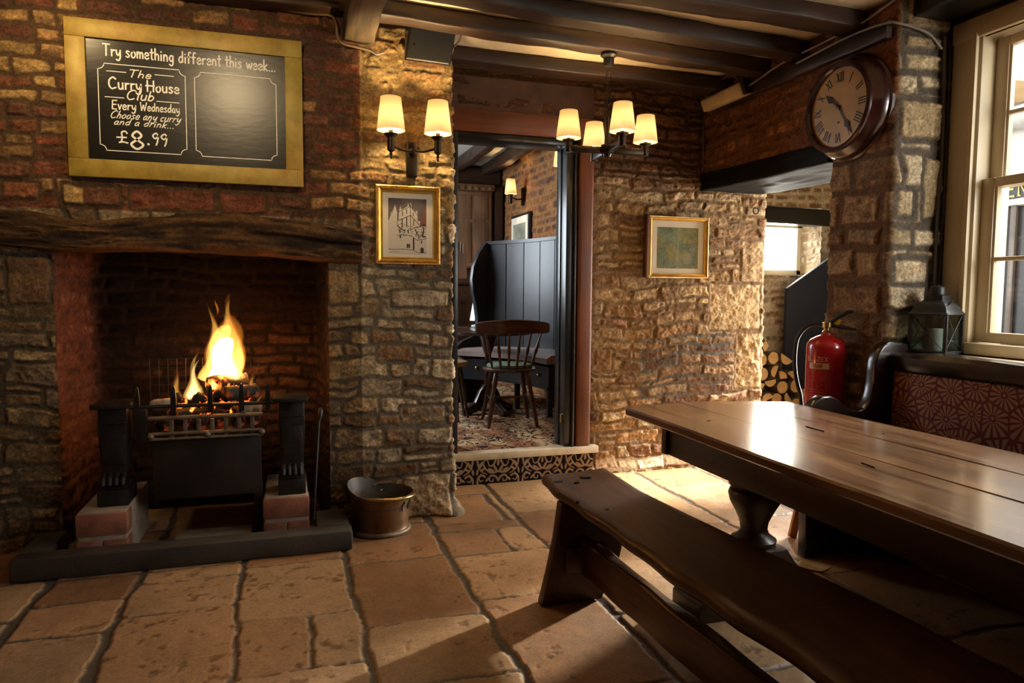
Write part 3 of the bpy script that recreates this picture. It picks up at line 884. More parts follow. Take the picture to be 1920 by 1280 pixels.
# ------------------------------------------------------------ hand lettering
GL = {
 'T': (.62, [[(0, 1), (.6, 1)], [(.3, 1), (.28, 0)]]), 'C': (.62, [[(.55, .85), (.35, 1.0), (.08, .75), (.05, .3), (.25, 0), (.55, .12)]]),
 'H': (.62, [[(.05, 1), (.05, 0)], [(.55, 1), (.52, 0)], [(-.08, .52), (.6, .55)]]), 'E': (.5, [[(.48, 1), (.05, .98), (.05, .02), (.48, 0)], [(.05, .52), (.4, .54)]]),
 'W': (.8, [[(0, 1), (.18, 0), (.38, .7), (.55, 0), (.75, 1)]]),
 'a': (.42, [[(.33, .45), (.18, .55), (.03, .3), (.1, .02), (.28, .12), (.34, .5)], [(.34, .52), (.33, .12), (.42, 0)]]),
 'b': (.42, [[(.04, 1), (.04, .02)], [(.04, .32), (.2, .54), (.37, .3), (.22, 0), (.04, .1)]]),
 'c': (.36, [[(.32, .48), (.15, .54), (.03, .28), (.14, 0), (.33, .08)]]),
 'd': (.44, [[(.35, .42), (.18, .54), (.03, .26), (.15, 0), (.35, .16)], [(.36, 1), (.36, .04)]]),
 'e': (.4, [[(.03, .28), (.35, .33), (.28, .52), (.12, .53), (.03, .3), (.08, .05), (.22, 0), (.37, .1)]]),
 'f': (.34, [[(.34, .95), (.2, 1.0), (.13, .8), (.12, 0)], [(0, .55), (.3, .57)]]),
 'g': (.42, [[(.34, .45), (.18, .55), (.03, .28), (.16, .02), (.34, .2)], [(.35, .53), (.34, -.15), (.2, -.36), (.02, -.25)]]),
 'h': (.42, [[(.05, 1), (.04, 0)], [(.04, .3), (.18, .53), (.33, .42), (.34, 0)]]),
 'i': (.16, [[(.06, .52), (.06, 0)], [(.06, .74), (.07, .79)]]), 'k': (.4, [[(.05, 1), (.04, 0)], [(.34, .55), (.06, .26), (.36, 0)]]),
 'l': (.16, [[(.06, 1), (.06, .05), (.1, 0)]]), 'm': (.58, [[(.03, .55), (.03, 0)], [(.03, .34), (.15, .54), (.26, .42), (.27, 0)], [(.27, .34), (.39, .54), (.5, .42), (.52, 0)]]),
 'n': (.42, [[(.04, .55), (.04, 0)], [(.04, .32), (.18, .54), (.32, .42), (.34, 0)]]),
 'o': (.42, [[(.2, .54), (.04, .35), (.08, .05), (.24, 0), (.37, .22), (.32, .48), (.18, .54)]]),
 'r': (.32, [[(.05, .55), (.05, 0)], [(.05, .32), (.15, .5), (.31, .52)]]), 's': (.36, [[(.31, .48), (.15, .55), (.05, .42), (.2, .28), (.3, .12), (.17, 0), (.02, .06)]]),
 't': (.3, [[(.14, .92), (.13, .1), (.24, 0)], [(-.02, .6), (.3, .62)]]), 'u': (.42, [[(.04, .55), (.06, .1), (.2, 0), (.34, .18), (.35, .55)], [(.35, .55), (.36, 0)]]),
 'v': (.36, [[(.02, .55), (.17, 0), (.34, .55)]]), 'w': (.56, [[(.02, .55), (.14, 0), (.27, .45), (.4, 0), (.54, .55)]]),
 'y': (.42, [[(.03, .55), (.08, .18), (.22, .12), (.36, .4)], [(.38, .55), (.36, -.1), (.2, -.36), (.02, -.27)]]),
 '.': (.16, [[(.05, 0), (.09, .03)]]), ' ': (.24, []),
 '£': (.56, [[(.5, .82), (.38, 1), (.2, .88), (.22, .4), (.14, .05)], [(.05, .02), (.25, .08), (.52, 0)], [(-.08, .45), (.45, .47)]]),
 '8': (.6, [[(.3, .53), (.1, .75), (.3, 1), (.5, .77), (.3, .53), (.04, .25), (.3, 0), (.57, .25), (.3, .53)]]),
 '9': (.46, [[(.38, .8), (.22, 1), (.04, .78), (.2, .55), (.38, .75), (.4, .85), (.36, .3), (.3, 0)]]),
 'L': (.5, [[(.05, 1), (.05, 0), (.45, 0)]]), 'B': (.52, [[(.05, 0), (.05, 1), (.3, .98), (.36, .75), (.28, .53), (.05, .52)], [(.28, .53), (.44, .28), (.32, .02), (.05, 0)]]),
 'A': (.58, [[(.02, 0), (.28, 1), (.54, 0)], [(.12, .35), (.45, .35)]]), 'Z': (.54, [[(.04, 1), (.48, 1), (.04, 0), (.5, 0)]]), 'X': (.54, [[(.04, 1), (.5, 0)], [(.5, 1), (.04, 0)]]),
 'F': (.48, [[(.05, 0), (.05, 1), (.44, 1)], [(.05, .53), (.36, .53)]]), 'O': (.62, [[(.3, 1), (.06, .75), (.06, .25), (.3, 0), (.55, .25), (.55, .75), (.3, 1)]]), 'M': (.72, [[(.05, 0), (.08, 1), (.34, .25), (.6, 1), (.64, 0)]]),
 'N': (.62, [[(.06, 0), (.06, 1), (.54, 0), (.54, 1)]]),
}
STRAIGHT = set('THEWLAZXFMNiklvw')

def smooth_line(pts, k=6):
    P = [np.array(p, float) for p in pts]
    if len(P) < 3:
        return P
    out = []
    Q = [2 * P[0] - P[1]] + P + [2 * P[-1] - P[-2]]
    for i in range(1, len(Q) - 2):
        a, b, c, d = Q[i - 1:i + 3]
        for j in range(k):
            t = j / k
            out.append(0.5 * ((2 * b) + (c - a) * t + (2 * a - 5 * b + 4 * c - d) * t * t + (3 * b - a - 3 * c + d) * t ** 3))
    out.append(P[-1])
    return out

def text_strokes(text, x0, x1, y0, h, slant=0.0):
    adv = sum(GL[c][0] + 0.1 for c in text)
    sx = (x1 - x0) / adv
    out = []; x = 0.0
    for i, c in enumerate(text):
        for s in GL[c][1]:
            jy = 0.02 * math.sin(i * 12.9)
            runs = [s[k:k + 2] for k in range(len(s) - 1)] if c in STRAIGHT else [smooth_line(s)]
            for pts in runs:
                out.append([(x0 + (x + p[0]) * sx + slant * p[1] * h, y0 + (p[1] + jy) * h) for p in pts])
        x += GL[c][0] + 0.1
    return out

def ribbon(mb, pts, w, fn, lift=0.0015):
    lift = lift * (1 + 0.06 * (len(mb.v) // 8 % 9))
    """flat chalk or paint line; fn(u, v, d) places plane coordinates, d stands off the surface"""
    P = [np.array(p, float) for p in pts]
    P = [p for i, p in enumerate(P) if i == 0 or np.hypot(*(p - P[i - 1])) > 1e-6]
    if len(P) < 2:
        return
    R = []
    for i, p in enumerate(P):
        t = P[min(i + 1, len(P) - 1)] - P[max(i - 1, 0)]
        t = t / max(np.hypot(*t), 1e-9); n = np.array([-t[1], t[0]]) * w / 2
        if i == 0: p = p - t * w * 0.3
        if i == len(P) - 1: p = p + t * w * 0.3
        a, b = p + n, p - n
        R.append([fn(a[0], a[1], 0), fn(a[0], a[1], lift), fn(b[0], b[1], lift), fn(b[0], b[1], 0)])
    mb.rings(R)

# ------------------------------------------------------------ lobby past the opening
WHITED = [(0.58, 0.52, 0.40), (0.34, 0.25, 0.17), (0.24, 0.155, 0.10), (0.48, 0.40, 0.30)]
def lob_pal(U, V, r):
    a = pick(WHITED, r[0]); b = pick([(0.34, 0.22, 0.11), (0.26, 0.15, 0.07)], r[0])
    return blend(a, b, sstep(1.9, 2.0, V))
stone_wall('wall_lobby', [(3.32, 5.70), (5.25, 5.70)], -0.02, 2.5, M_STONE, stone_color(lob_pal, cm((0.62, 0.56, 0.45))), res=0.012, rows=(0.065, 0.085), widths=(0.12, 0.22), seed=83, joint=0.018, prot=(0.002, 0.008), rough=0.004,
           holes=[(0.38, 1.62, 1.425, 2.075)])
stone_wall('wall_lobby_reveal', [(4.945, 6.05), (4.945, 5.695)], 1.40, 2.10, M_STONE, stone_color(lambda U, V, r: pick([(0.5, 0.42, 0.3), (0.36, 0.27, 0.17), (0.58, 0.5, 0.38)], r[0]), cm((0.42, 0.34, 0.24))), res=0.009, seed=87, prot=(0.002, 0.012))
mb = MB(); mb.box(3.3, 5.1, 5.72, 6.1, 1.34, 1.43); mb.box(3.3, 3.7, 5.74, 6.1, 1.4, 2.2); mb.box(4.95, 5.4, 5.74, 6.1, -0.02, 2.5); mb.box(3.2, 5.4, 5.74, 6.1, -0.02, 1.36); mb.box(3.2, 5.4, 5.74, 6.1, 2.08, 2.6)
struct('wall_lobby_core', mb, mat('lobby_limewash', (0.55, 0.48, 0.36), 0.8, var=0.2))
mb = MB(); mb.box(4.20, 4.34, 3.36, 3.44, -0.02, 2.6); mb.box(4.20, 4.34, 4.54, 4.64, -0.02, 2.6); mb.box(4.20, 4.34, 3.36, 4.64, 2.15, 2.6); mb.obox((3.75, 3.235, 1.29), (1.06, .12, 2.62), Matrix.Rotation(math.radians(19.5), 3, 'Z')); mb.box(4.25, 5.35, 4.56, 4.66, -0.02, 2.6); mb.box(5.2, 5.35, 4.6, 5.8, -0.02, 2.6)
struct('wall_lobby_right', mb, mat('lobby_plaster', (0.55, 0.48, 0.36), 0.8, var=0.15))
mb = MB(); mb.box(3.25, 4.34, 3.0, 5.9, 2.45, 2.6); mb.box(4.34, 5.4, 4.72, 5.9, 2.45, 2.6); struct('ceiling_lobby', mb, M_PLASTER)
mb = MB(); mb.box(4.22, 4.31, 3.44, 3.50, 0, 2.15, bev=.005); mb.box(4.22, 4.31, 4.48, 4.54, 0, 2.15, bev=.005); mb.box(4.22, 4.31, 3.44, 4.54, 2.09, 2.15, bev=.005)
struct('door_2', mb, M_CREAM)
timber('window_lintel', (3.4, 5.748, 1.925), (5.19, 5.748, 1.905), 0.16, 0.155, M_BLACKPAINT, 'dark timber lintel above the small lobby window', seed=91, rough=0.003, rounded=0.006)
mb = MB()
for b in ((3.70, 4.94, 1.905, 1.96), (3.70, 4.94, 1.435, 1.485), (4.88, 4.97, 1.43, 1.97), (3.70, 3.75, 1.44, 1.95), (4.30, 4.34, 1.44, 1.95)):
    mb.box(b[0], b[1], 5.97, 6.02, b[2], b[3], bev=0.004)
w2 = struct('window_2', mb, mat('white_window_paint', (0.72, 0.68, 0.58), 0.4, var=0.05))
struct('pane', MB().box(3.72, 4.92, 5.99, 5.996, 1.46, 1.93), M_GLASS, w2)

# navy boarding beside the logs, its top edge raked
mb = MB(); mb.prism([(4.42, 0.0), (4.42, 1.297), (5.15, 1.744), (5.15, 0.0)], lambda a, b, d: (a, d, b), 5.52, 5.56, bev=0.004)
single('boarded_panel', mb, mat('navy_paint', (0.016, 0.021, 0.040), 0.65, var=0.15, bump=0.1, spec=0.25), 'navy blue panel with a raked top edge behind the log pile', 'panel')

# the split logs, each with bark, cut face and taper
M_BARK = mat('log_bark', (0.085, 0.055, 0.032), 0.9, var=0.5, scale=18, bump=0.8, bscale=40)
M_CUT = mat('log_cut_face', (0.50, 0.33, 0.16), 0.75, var=0.22, scale=10, bump=0.3)
def log(x, z, r, rot, kind, seed, label, y0=5.30):
    rg = random.Random(seed)
    root = thing('split_log', label, 'log', (x, y0, z), 'split logs in the lobby pile')
    if kind == 'round': arc = [i * 2 * PI / 16 for i in range(16)]; poly = [(r * math.cos(a), r * math.sin(a)) for a in arc]
    elif kind == 'half': poly = [(r * math.cos(a), r * math.sin(a)) for a in np.linspace(0, PI, 11)]
    else: poly = [(0, 0)] + [(1.15 * r * math.cos(a), 1.15 * r * math.sin(a)) for a in np.linspace(0, PI * 0.55, 8)]
    cx = sum(p[0] for p in poly) / len(poly); cz = sum(p[1] for p in poly) / len(poly)
    poly = [((p[0] - cx) * math.cos(rot) - (p[1] - cz) * math.sin(rot), (p[0] - cx) * math.sin(rot) + (p[1] - cz) * math.cos(rot)) for p in poly]
    poly = [(p[0] * rg.uniform(.94, 1.05), p[1] * rg.uniform(.94, 1.05)) for p in poly]
    mbx = MB(); rings = []
    for k in range(7):
        t = k / 6; s = 1 + 0.06 * math.sin(3 * t + seed)
        rings.append([(x + p[0] * s, y0 + 0.19 * t + 0.002, z + p[1] * s) for p in poly])
    mbx.rings(rings)
    part('bark', mbx, M_BARK, root)
    mc = MB(); mc.rings([[(x + p[0] * 0.95, y0 - 0.003, z + p[1] * 0.95) for p in poly], [(x + p[0] * 0.985, y0 + 0.003, z + p[1] * 0.985) for p in poly]])
    o = part('cut_face', mc, M_CUT, root); o['label'] = 'pale sawn end'
LOGS = [(4.02, 0.78, 0.0576, 2.2, 'wedge'), (3.99, 0.657, 0.0624, 0.3, 'round'), (4.12, 0.668, 0.0557, 1.2, 'round'), (4.246, 0.64, 0.0691, 2.6, 'half'), (4.127, 0.555, 0.0595, 1.2, 'half'), (4.01, 0.528, 0.0595, 0.4, 'round'), (4.234, 0.521, 0.0653, 0.1, 'wedge'), (4.345, 0.515, 0.0595, -0.7, 'half'), (4.1, 0.435, 0.0614, 3.3, 'half'), (3.98, 0.41, 0.0576, 0.9, 'half'), (4.227, 0.401, 0.0576, 0.2, 'round'), (4.342, 0.395, 0.0595, 1.9, 'half'), (4.437, 0.34, 0.0634, 1.6, 'wedge'), (4.061, 0.323, 0.0624, 0.4, 'half'), (4.17, 0.297, 0.0528, 0.2, 'round'), (4.282, 0.287, 0.0557, 2.2, 'half'), (4.381, 0.236, 0.0576, 0.2, 'round'), (3.95, 0.285, 0.0576, 0.2, 'round'), (4.02, 0.18, 0.0595, 0.4, 'round'), (4.147, 0.178, 0.0595, 0.8, 'round'), (4.273, 0.176, 0.0576, 0.2, 'round'), (3.974, 0.063, 0.0576, 0.2, 'round'), (4.098, 0.063, 0.0576, 0.2, 'round'), (4.222, 0.063, 0.0576, 0.2, 'round'), (4.346, 0.063, 0.0576, 0.2, 'round'), (4.485, 0.195, 0.0557, 1.2, 'half'), (4.479, 0.073, 0.0672, 0.3, 'round')]
LOGN = {0: 'pale split wedge on the very top of the log pile', 3: 'half-round split log at the upper right shoulder of the pile', 4: 'upright half-round split log in the middle of the pile', 8: 'half-round split log lying flat side up in the middle of the pile',
        6: 'broad split wedge just right of the flat-side-up log', 7: 'split log at the right edge of the pile under the shoulder log', 12: 'triangular split log furthest out beside the navy panel', 13: 'half-round split log low at the pile\'s stone-wall edge', 1: 'round log end half hidden by the stone wall corner'}
for i, (x, z, r, ro, k) in enumerate(LOGS):
    log(x, z, r, ro, k, i + 3, LOGN.get(i, 'sawn firewood log stacked within the lobby pile'))

# ------------------------------------------------------------ the far room, one step up
def swirl_carpet(name, dark, light, extra, sx, sy):
    m, nt, b = nodes_of(name)
    tc = N(nt, 'ShaderNodeTexCoord')
    mp = N(nt, 'ShaderNodeMapping'); mp.inputs['Scale'].default_value = (sx, sy, sx)
    nt.links.new(tc.outputs['Object'], mp.inputs['Vector'])
    nz = N(nt, 'ShaderNodeTexNoise', Scale=1.0, Detail=1.5, Distortion=1.2); n2 = N(nt, 'ShaderNodeTexNoise', Scale=0.35, Detail=2.0)
    nt.links.new(mp.outputs['Vector'], nz.inputs['Vector']); nt.links.new(mp.outputs['Vector'], n2.inputs['Vector'])
    sb = N(nt, 'ShaderNodeMath', operation='SUBTRACT'); sb.inputs[1].default_value = 0.5; nt.links.new(nz.outputs['Fac'], sb.inputs[0])
    ab = N(nt, 'ShaderNodeMath', operation='ABSOLUTE'); nt.links.new(sb.outputs[0], ab.inputs[0])
    r = ramp(nt, [(0.034, (0, 0, 0)), (0.050, (1, 1, 1))]); nt.links.new(ab.outputs[0], r.inputs['Fac'])
    rb = ramp(nt, [(0.44, light), (0.54, extra)]); nt.links.new(n2.outputs['Fac'], rb.inputs['Fac'])
    mxc = N(nt, 'ShaderNodeMix', data_type='RGBA'); mxc.inputs[6].default_value = c4(dark)
    nt.links.new(r.outputs['Color'], mxc.inputs[0]); nt.links.new(rb.outputs['Color'], mxc.inputs[7]); nt.links.new(mxc.outputs[2], b.inputs['Base Color'])
    b.inputs['Roughness'].default_value = 0.95; b.inputs['Specular IOR Level'].default_value = 0.1
    return m
mb = MB(); mb.box(-0.6, 2.9, 4.40, 8.5, 0.0, 0.20)
struct('floor_far_room', mb, swirl_carpet('far_room_carpet', (0.014, 0.011, 0.012), (0.46, 0.31, 0.17), (0.26, 0.12, 0.055), 13.0, 10.0))
mb = MB(); mb.box(-0.7, 2.9, 4.62, 8.5, 2.72, 2.8); struct('ceiling_far_room', mb, mat('grey_plaster', (0.48, 0.46, 0.42), 0.9, var=0.06))
BR2 = [(0.24, 0.085, 0.032), (0.30, 0.12, 0.045), (0.18, 0.06, 0.025), (0.13, 0.055, 0.035)]
stone_wall('wall_far_room_right', [(2.4, 8.3), (2.4, 4.60)], 0.19, 2.75, M_STONE, stone_color(lambda U, V, r: pick(BR2, r[0]), cm((0.34, 0.16, 0.05))), res=0.014, rows=(0.06, 0.10), widths=(0.14, 0.3), seed=101, joint=0.016, prot=(0.003, 0.012))
mb = MB(); mb.box(-0.7, 2.5, 8.22, 8.4, 0.1, 2.75); mb.box(-0.75, -0.6, 4.5, 5.9, 0.1, 2.75); mb.box(-0.75, -0.6, 7.3, 8.4, 0.1, 2.75); mb.box(-0.75, -0.6, 5.8, 7.4, 2.3, 2.75); mb.box(-0.75, -0.6, 5.8, 7.4, 0.1, 1.1)
struct('wall_far_room_back', mb, mat('far_room_brown_wall', (0.10, 0.038, 0.018), 0.6, var=0.25))
mb = MB(); mb.box(-0.7, 1.02, 4.50, 4.62, 0.0, 2.75); struct('wall_far_room_front', mb, M_DARKPLASTER)
timber('far_ceiling_beam', (1.80, 8.04, 2.60), (1.80, 4.7, 2.60), 0.09, 0.13, M_OAKY, 'dark beam across the grey ceiling of the far room, left of two', seed=103)
timber('far_ceiling_beam', (2.18, 8.04, 2.60), (2.18, 4.7, 2.60), 0.10, 0.13, M_OAKY, 'dark beam across the grey ceiling of the far room, beside its stone wall', seed=107)
timber('far_wall_beam', (1.0, 8.13, 2.50), (2.36, 8.13, 2.50), 0.12, 0.2, M_OAK, 'dark beam along the back of the far room over the cupboard', seed=109)

# step: pale nosing and patterned carpet riser
mb = MB(); mb.box(0.80, 1.975, 4.325, 4.42, 0.158, 0.205, bev=0.006)
single('step_nosing', mb, mat('pale_worn_nosing', (0.48, 0.41, 0.30), 0.55, var=0.2, scale=14, bump=0.2), 'pale worn wooden nosing on the doorway step', 'step')
def damask(u, v):
    """scrolled foliage, repeating; u along, v up, in riser heights"""
    per = 1.9
    k = np.floor(u / per); x = np.abs(u - (k + 0.5) * per); alt = (k % 2)
    val = np.zeros(u.shape)
    def curve(pts, w0, w1):
        P = smooth_line(pts, 8)
        best = np.full(u.shape, 9.0)
        for i in range(len(P) - 1):
            a, b = P[i], P[i + 1]; ab = b - a
            t = np.clip(((x - a[0]) * ab[0] + (v - a[1]) * ab[1]) / max(ab @ ab, 1e-9), 0, 1)
            d = np.hypot(x - a[0] - t * ab[0], v - a[1] - t * ab[1])
            w = w0 + (w1 - w0) * (i + t) / (len(P) - 1)
            best = np.minimum(best, d - w)
        return best
    d = np.full(u.shape, 9.0)
    for c in ([(.0, .12), (.12, .30), (.32, .32), (.36, .14), (.22, .10), (.2, .2)], [(.02, .5), (.28, .45), (.52, .62), (.62, .86), (.46, .98), (.40, .82)],
              [(.10, .98), (.20, .78), (.34, .72), (.42, .84)], [(.86, .98), (.80, .7), (.66, .5), (.48, .40)], [(.55, .30), (.68, .36), (.80, .26), (.74, .12), (.62, .16)], [(.86, .05), (.84, .25), (.70, .42)]):
        d = np.minimum(d, curve(c, 0.040, 0.016))
    for (cx, cz, rx, rz, an) in ((.12, .62, .05, .15, -.5), (.30, .56, .05, .13, -1.1), (.72, .78, .06, .16, .5), (.62, .60, .045, .13, 1.0), (.0, .86, .05, .13, 0), (.86, .5, .04, .12, 0.2), (.45, .18, .04, .1, .8)):
        a = (x - cx) * math.cos(an) + (v - cz) * math.sin(an); b = -(x - cx) * math.sin(an) + (v - cz) * math.cos(an)
        d = np.minimum(d, (np.hypot(a / rx, b / rz) - 1) * rx)
    return sstep(0.012, -0.004, d)
nu, nv = 420, 60
uu, vv = np.meshgrid(np.linspace(0.06, 1.135, nu), np.linspace(0, 0.162, nv), indexing='ij')
pv = damask(uu / 0.162, vv / 0.162)
cc = blend(np.tile(np.array([0.012, 0.011, 0.018]), (nu, nv, 1)), np.tile(np.array([0.30, 0.20, 0.125]), (nu, nv, 1)), pv)
vr = np.stack([0.80 + uu, 4.335 - 0.004 * pv + 0.004 * np.sin(uu * 9), vv - 0.002], -1).reshape(-1, 3)
ix = np.arange(nu * nv).reshape(nu, nv)
qd = np.stack([ix[:-1, :-1], ix[1:, :-1], ix[1:, 1:], ix[:-1, 1:]], -1).reshape(-1, 4)
ro = thing('step_riser', 'navy and beige scroll-patterned carpet on the step riser', 'carpet', (1.38, 4.36, 0.0))
M_CARPET = painted('riser_carpet', rough=0.95, fine=200, amount=0.35, bump=0.5, spec=0.1)
grid_object('carpet_facing', vr, qd, M_CARPET, cc.reshape(-1, 3), ro, (1.38, 4.36, 0.0))
part('riser_board', MB().box(0.86, 1.93, 4.342, 4.385, 0.0, 0.157), M_BLACKPAINT, ro)
# ------------------------------------------------------------ things of the room: metals, woods, cloths
M_IRON = mat('cast_iron', (0.026, 0.024, 0.023), 0.42, 0.6, var=0.4, scale=14, bump=0.35, bscale=50)
M_IRONLIT = mat('lit_iron_bar', (0.15, 0.115, 0.08), 0.55, 0.4, var=0.4, scale=20, bump=0.3)  # paler, browner iron: light from the front put into its colour
M_BRONZE = mat('dark_bronze', (0.035, 0.024, 0.016), 0.35, 0.85, var=0.3, scale=12)
M_GOLD = mat('old_gilt', (0.72, 0.42, 0.09), 0.30, 0.9, var=0.2, scale=20)
M_TABLETOP = wood('waxed_table_top', (0.085, 0.036, 0.016), (0.36, 0.195, 0.095), 'Y', rough=0.20, bump=0.10, coat=0.35, grain=0.8)
M_TABLE = wood('dark_table_oak', (0.016, 0.007, 0.004), (0.055, 0.022, 0.010), 'Y', rough=0.35, bump=0.2)
M_BENCH = wood('bench_oak', (0.030, 0.011, 0.005), (0.085, 0.030, 0.012), 'Y', rough=0.42, bump=0.25, coat=0.05)
M_STRETCH = wood('worn_stretcher_oak', (0.03, 0.011, 0.006), (0.11, 0.045, 0.022), 'Y', rough=0.30, bump=0.7, grain=1.3)
M_SETTLE = wood('black_settle_oak', (0.008, 0.004, 0.003), (0.030, 0.013, 0.008), 'Y', rough=0.27, bump=0.15, coat=0.2)
M_SETTLEX = wood('black_settle_end', (0.008, 0.004, 0.003), (0.028, 0.012, 0.008), 'X', rough=0.25, bump=0.25, coat=0.25)
M_CHAIR = wood('chair_mahogany', (0.035, 0.010, 0.004), (0.13, 0.042, 0.014), 'X', rough=0.3, bump=0.1, coat=0.2)
M_CHALK = mat('chalk_paint', (0.90, 0.87, 0.80), 0.9, var=0.08, scale=40)
M_WHITEPRINT = mat('mount_card', (0.72, 0.66, 0.54), 0.8, var=0.03)

# ------------------------------------------------------------ chalkboard
bx0, bx1, bz0, bz1, by = -0.979, 0.059, 1.768, 2.484, 3.742
cb = thing('chalkboard', 'large chalkboard in a wide gold frame above the fireplace', 'chalkboard', ((bx0 + bx1) / 2, by, bz0))
fw = 0.083
mb = MB()
for (a, b, c, e) in ((bx0, bx1, bz0, bz0 + fw), (bx0, bx1, bz1 - fw, bz1), (bx0, bx0 + fw, bz0 + fw, bz1 - fw), (bx1 - fw, bx1, bz0 + fw, bz1 - fw)):
    mb.box(a, b, by - 0.004, by + 0.028, c, e, bev=0.003)
m, nt, b_ = nodes_of('distressed_gold_leaf')
tc = N(nt, 'ShaderNodeTexCoord'); n1 = N(nt, 'ShaderNodeTexNoise', Scale=9.0, Detail=7.0, Roughness=0.7); n2 = N(nt, 'ShaderNodeTexNoise', Scale=3.0, Detail=3.0)
nt.links.new(tc.outputs['Object'], n1.inputs['Vector']); nt.links.new(tc.outputs['Object'], n2.inputs['Vector'])
r1_ = ramp(nt, [(0.25, (0.20, 0.115, 0.016)), (0.5, (0.36, 0.235, 0.042)), (0.75, (0.46, 0.33, 0.08))]); nt.links.new(n1.outputs['Fac'], r1_.inputs['Fac'])
r2_ = ramp(nt, [(0.35, (0.75, 0.85, 0.55)), (0.6, (1.05, 1.0, 0.95))]); nt.links.new(n2.outputs['Fac'], r2_.inputs['Fac'])
mx = N(nt, 'ShaderNodeMix', data_type='RGBA', blend_type='MULTIPLY'); mx.inputs[0].default_value = 1
nt.links.new(r1_.outputs['Color'], mx.inputs[6]); nt.links.new(r2_.outputs['Color'], mx.inputs[7]); nt.links.new(mx.outputs[2], b_.inputs['Base Color'])
b_.inputs['Roughness'].default_value = 0.5; b_.inputs['Metallic'].default_value = 0.12
part('frame', mb, m, cb)
part('backing', MB().box(bx0 + 0.01, bx1 - 0.01, by + 0.029, 3.80, bz0 + 0.01, bz1 - 0.01), M_BLACKPAINT, cb)
M_BOARD = mat('chalkboard_slate', (0.007, 0.006, 0.005), 0.31, var=0.35, scale=3.0, bump=0.1, bscale=20, stretch=(1, 1, 2.5))
bd = part('board', MB().box(bx0 + fw - 0.004, bx1 - fw + 0.004, by + 0.008, by + 0.020, bz0 + fw - 0.004, bz1 - fw + 0.004), M_BOARD, cb)
def bfn(u, v, d):
    return (u, by + 0.0085 - d, v)
LINES = [('Try something different this week...', -0.825, -0.062, 2.328, 0.052, 0.0058, 0), ('The', -0.725, -0.622, 2.239, 0.034, 0.0042, 0.35), ('Curry', -0.806, -0.662, 2.180, 0.052, 0.0062, 0), ('House', -0.645, -0.500, 2.180, 0.050, 0.0062, 0),
         ('Club', -0.735, -0.612, 2.136, 0.044, 0.0050, 0.3), ('Every', -0.795, -0.690, 2.087, 0.040, 0.0048, 0.05), ('Wednesday', -0.676, -0.503, 2.089, 0.038, 0.0042, 0.05),
         ('Choose any curry', -0.805, -0.503, 2.046, 0.034, 0.0036, 0.45), ('and a drink...', -0.790, -0.528, 2.016, 0.030, 0.0036, 0.45), ('£', -0.772, -0.722, 1.934, 0.054, 0.0062, 0), ('8', -0.722, -0.655, 1.909, 0.082, 0.0100, 0), ('.', -0.650, -0.632, 1.934, 0.05, 0.009, 0), ('9', -0.632, -0.594, 1.932, 0.056, 0.0062, 0.1), ('9', -0.596, -0.556, 1.930, 0.056, 0.0062, 0.1)]
for (t, a, b, z, h, w, sl) in LINES:
    mbx = MB()
    for s in text_strokes(t, a, b, z, h, sl):
        ribbon(mbx, s, w * (1.0 if h > .075 else 1.1), bfn)
    part('lettering', mbx, M_CHALK, bd)
mbx = MB()
for (x0, x1, z0, z1) in ((-0.848, -0.478, 1.895, 2.292), (-0.437, -0.066, 1.893, 2.290)):
    q = 0.026
    loop = []
    for (cx, cz, a0, a1) in ((x0, z0, 90, 0), (x1, z0, 180, 90), (x1, z1, 270, 180), (x0, z1, 360, 270)):
        for k in range(7):
            a = math.radians(a0 + (a1 - a0) * k / 6)
            loop.append((cx + q * math.cos(a), cz + q * math.sin(a)))
    ribbon(mbx, loop + [loop[0]], 0.0036, bfn)
for a, b, z in ((-0.813, -0.732, 2.2585), (-0.609, -0.528, 2.2600), (-0.822, -0.743, 2.1405), (-0.605, -0.507, 2.1375)):
    ribbon(mbx, [(a, z), (b, z)], 0.0036, bfn)
part('ruled_border', mbx, M_CHALK, bd)

# ------------------------------------------------------------ hearth kerb, plinths, grate, fire
M_KERB = mat('blackened_kerb', (0.040, 0.031, 0.024), 0.62, var=0.4, scale=7, bump=0.4)
kb = thing('hearth_kerb', 'low blackened kerb framing the hearth on the flagstones', 'fender', (-0.45, 3.44, 0.0))
part('front_rail', MB().box(-1.165, 0.258, 3.38, 3.492, 0.0, 0.098, bev=0.012), M_KERB, kb)
part('side_rail', MB().box(-1.165, -1.045, 3.494, 3.775, 0.0, 0.095, bev=0.008), M_KERB, kb)
part('side_rail', MB().box(0.095, 0.254, 3.494, 3.755, 0.0, 0.098, bev=0.012), M_KERB, kb)

M_RBRICK = mat('plinth_brick', (0.23, 0.085, 0.05), 0.85, var=0.35, scale=14, bump=0.5)
M_MORTAR = mat('pale_mortar', (0.30, 0.23, 0.17), 0.9, var=0.2, scale=20, bump=0.4)
def plinth(x0, x1, y0, y1, h, label):
    root = thing('brick_plinth', label, 'plinth', ((x0 + x1) / 2, (y0 + y1) / 2, 0))
    part('mortar_core', MB().box(x0 + 0.006, x1 - 0.006, y0 + 0.006, y1, 0.0, h, bev=0.006), M_MORTAR, root)
    hh = h / 2 - 0.012; w = x1 - x0
    mb = MB()
    mb.box(x0, x1, y0, y0 + 0.10, 0.012 + h / 2, h - 0.008, bev=0.006)
    for k in range(3):
        mb.box(x0 + (w + 0.01) * k / 2 - 0.0, x0 + (w + 0.01) * (k + 1) / 2 - 0.01, y0, y0 + 0.10, 0.004, 0.004 + hh, bev=0.006) if k < 2 else None
    part('brick', mb, M_RBRICK, root)
plinth(-0.945, -0.735, 3.505, 4.02, 0.245, 'red brick plinth under the left grate pillar')
plinth(-0.155, 0.062, 3.555, 4.02, 0.238, 'red brick plinth under the grate pillar beside the poker')
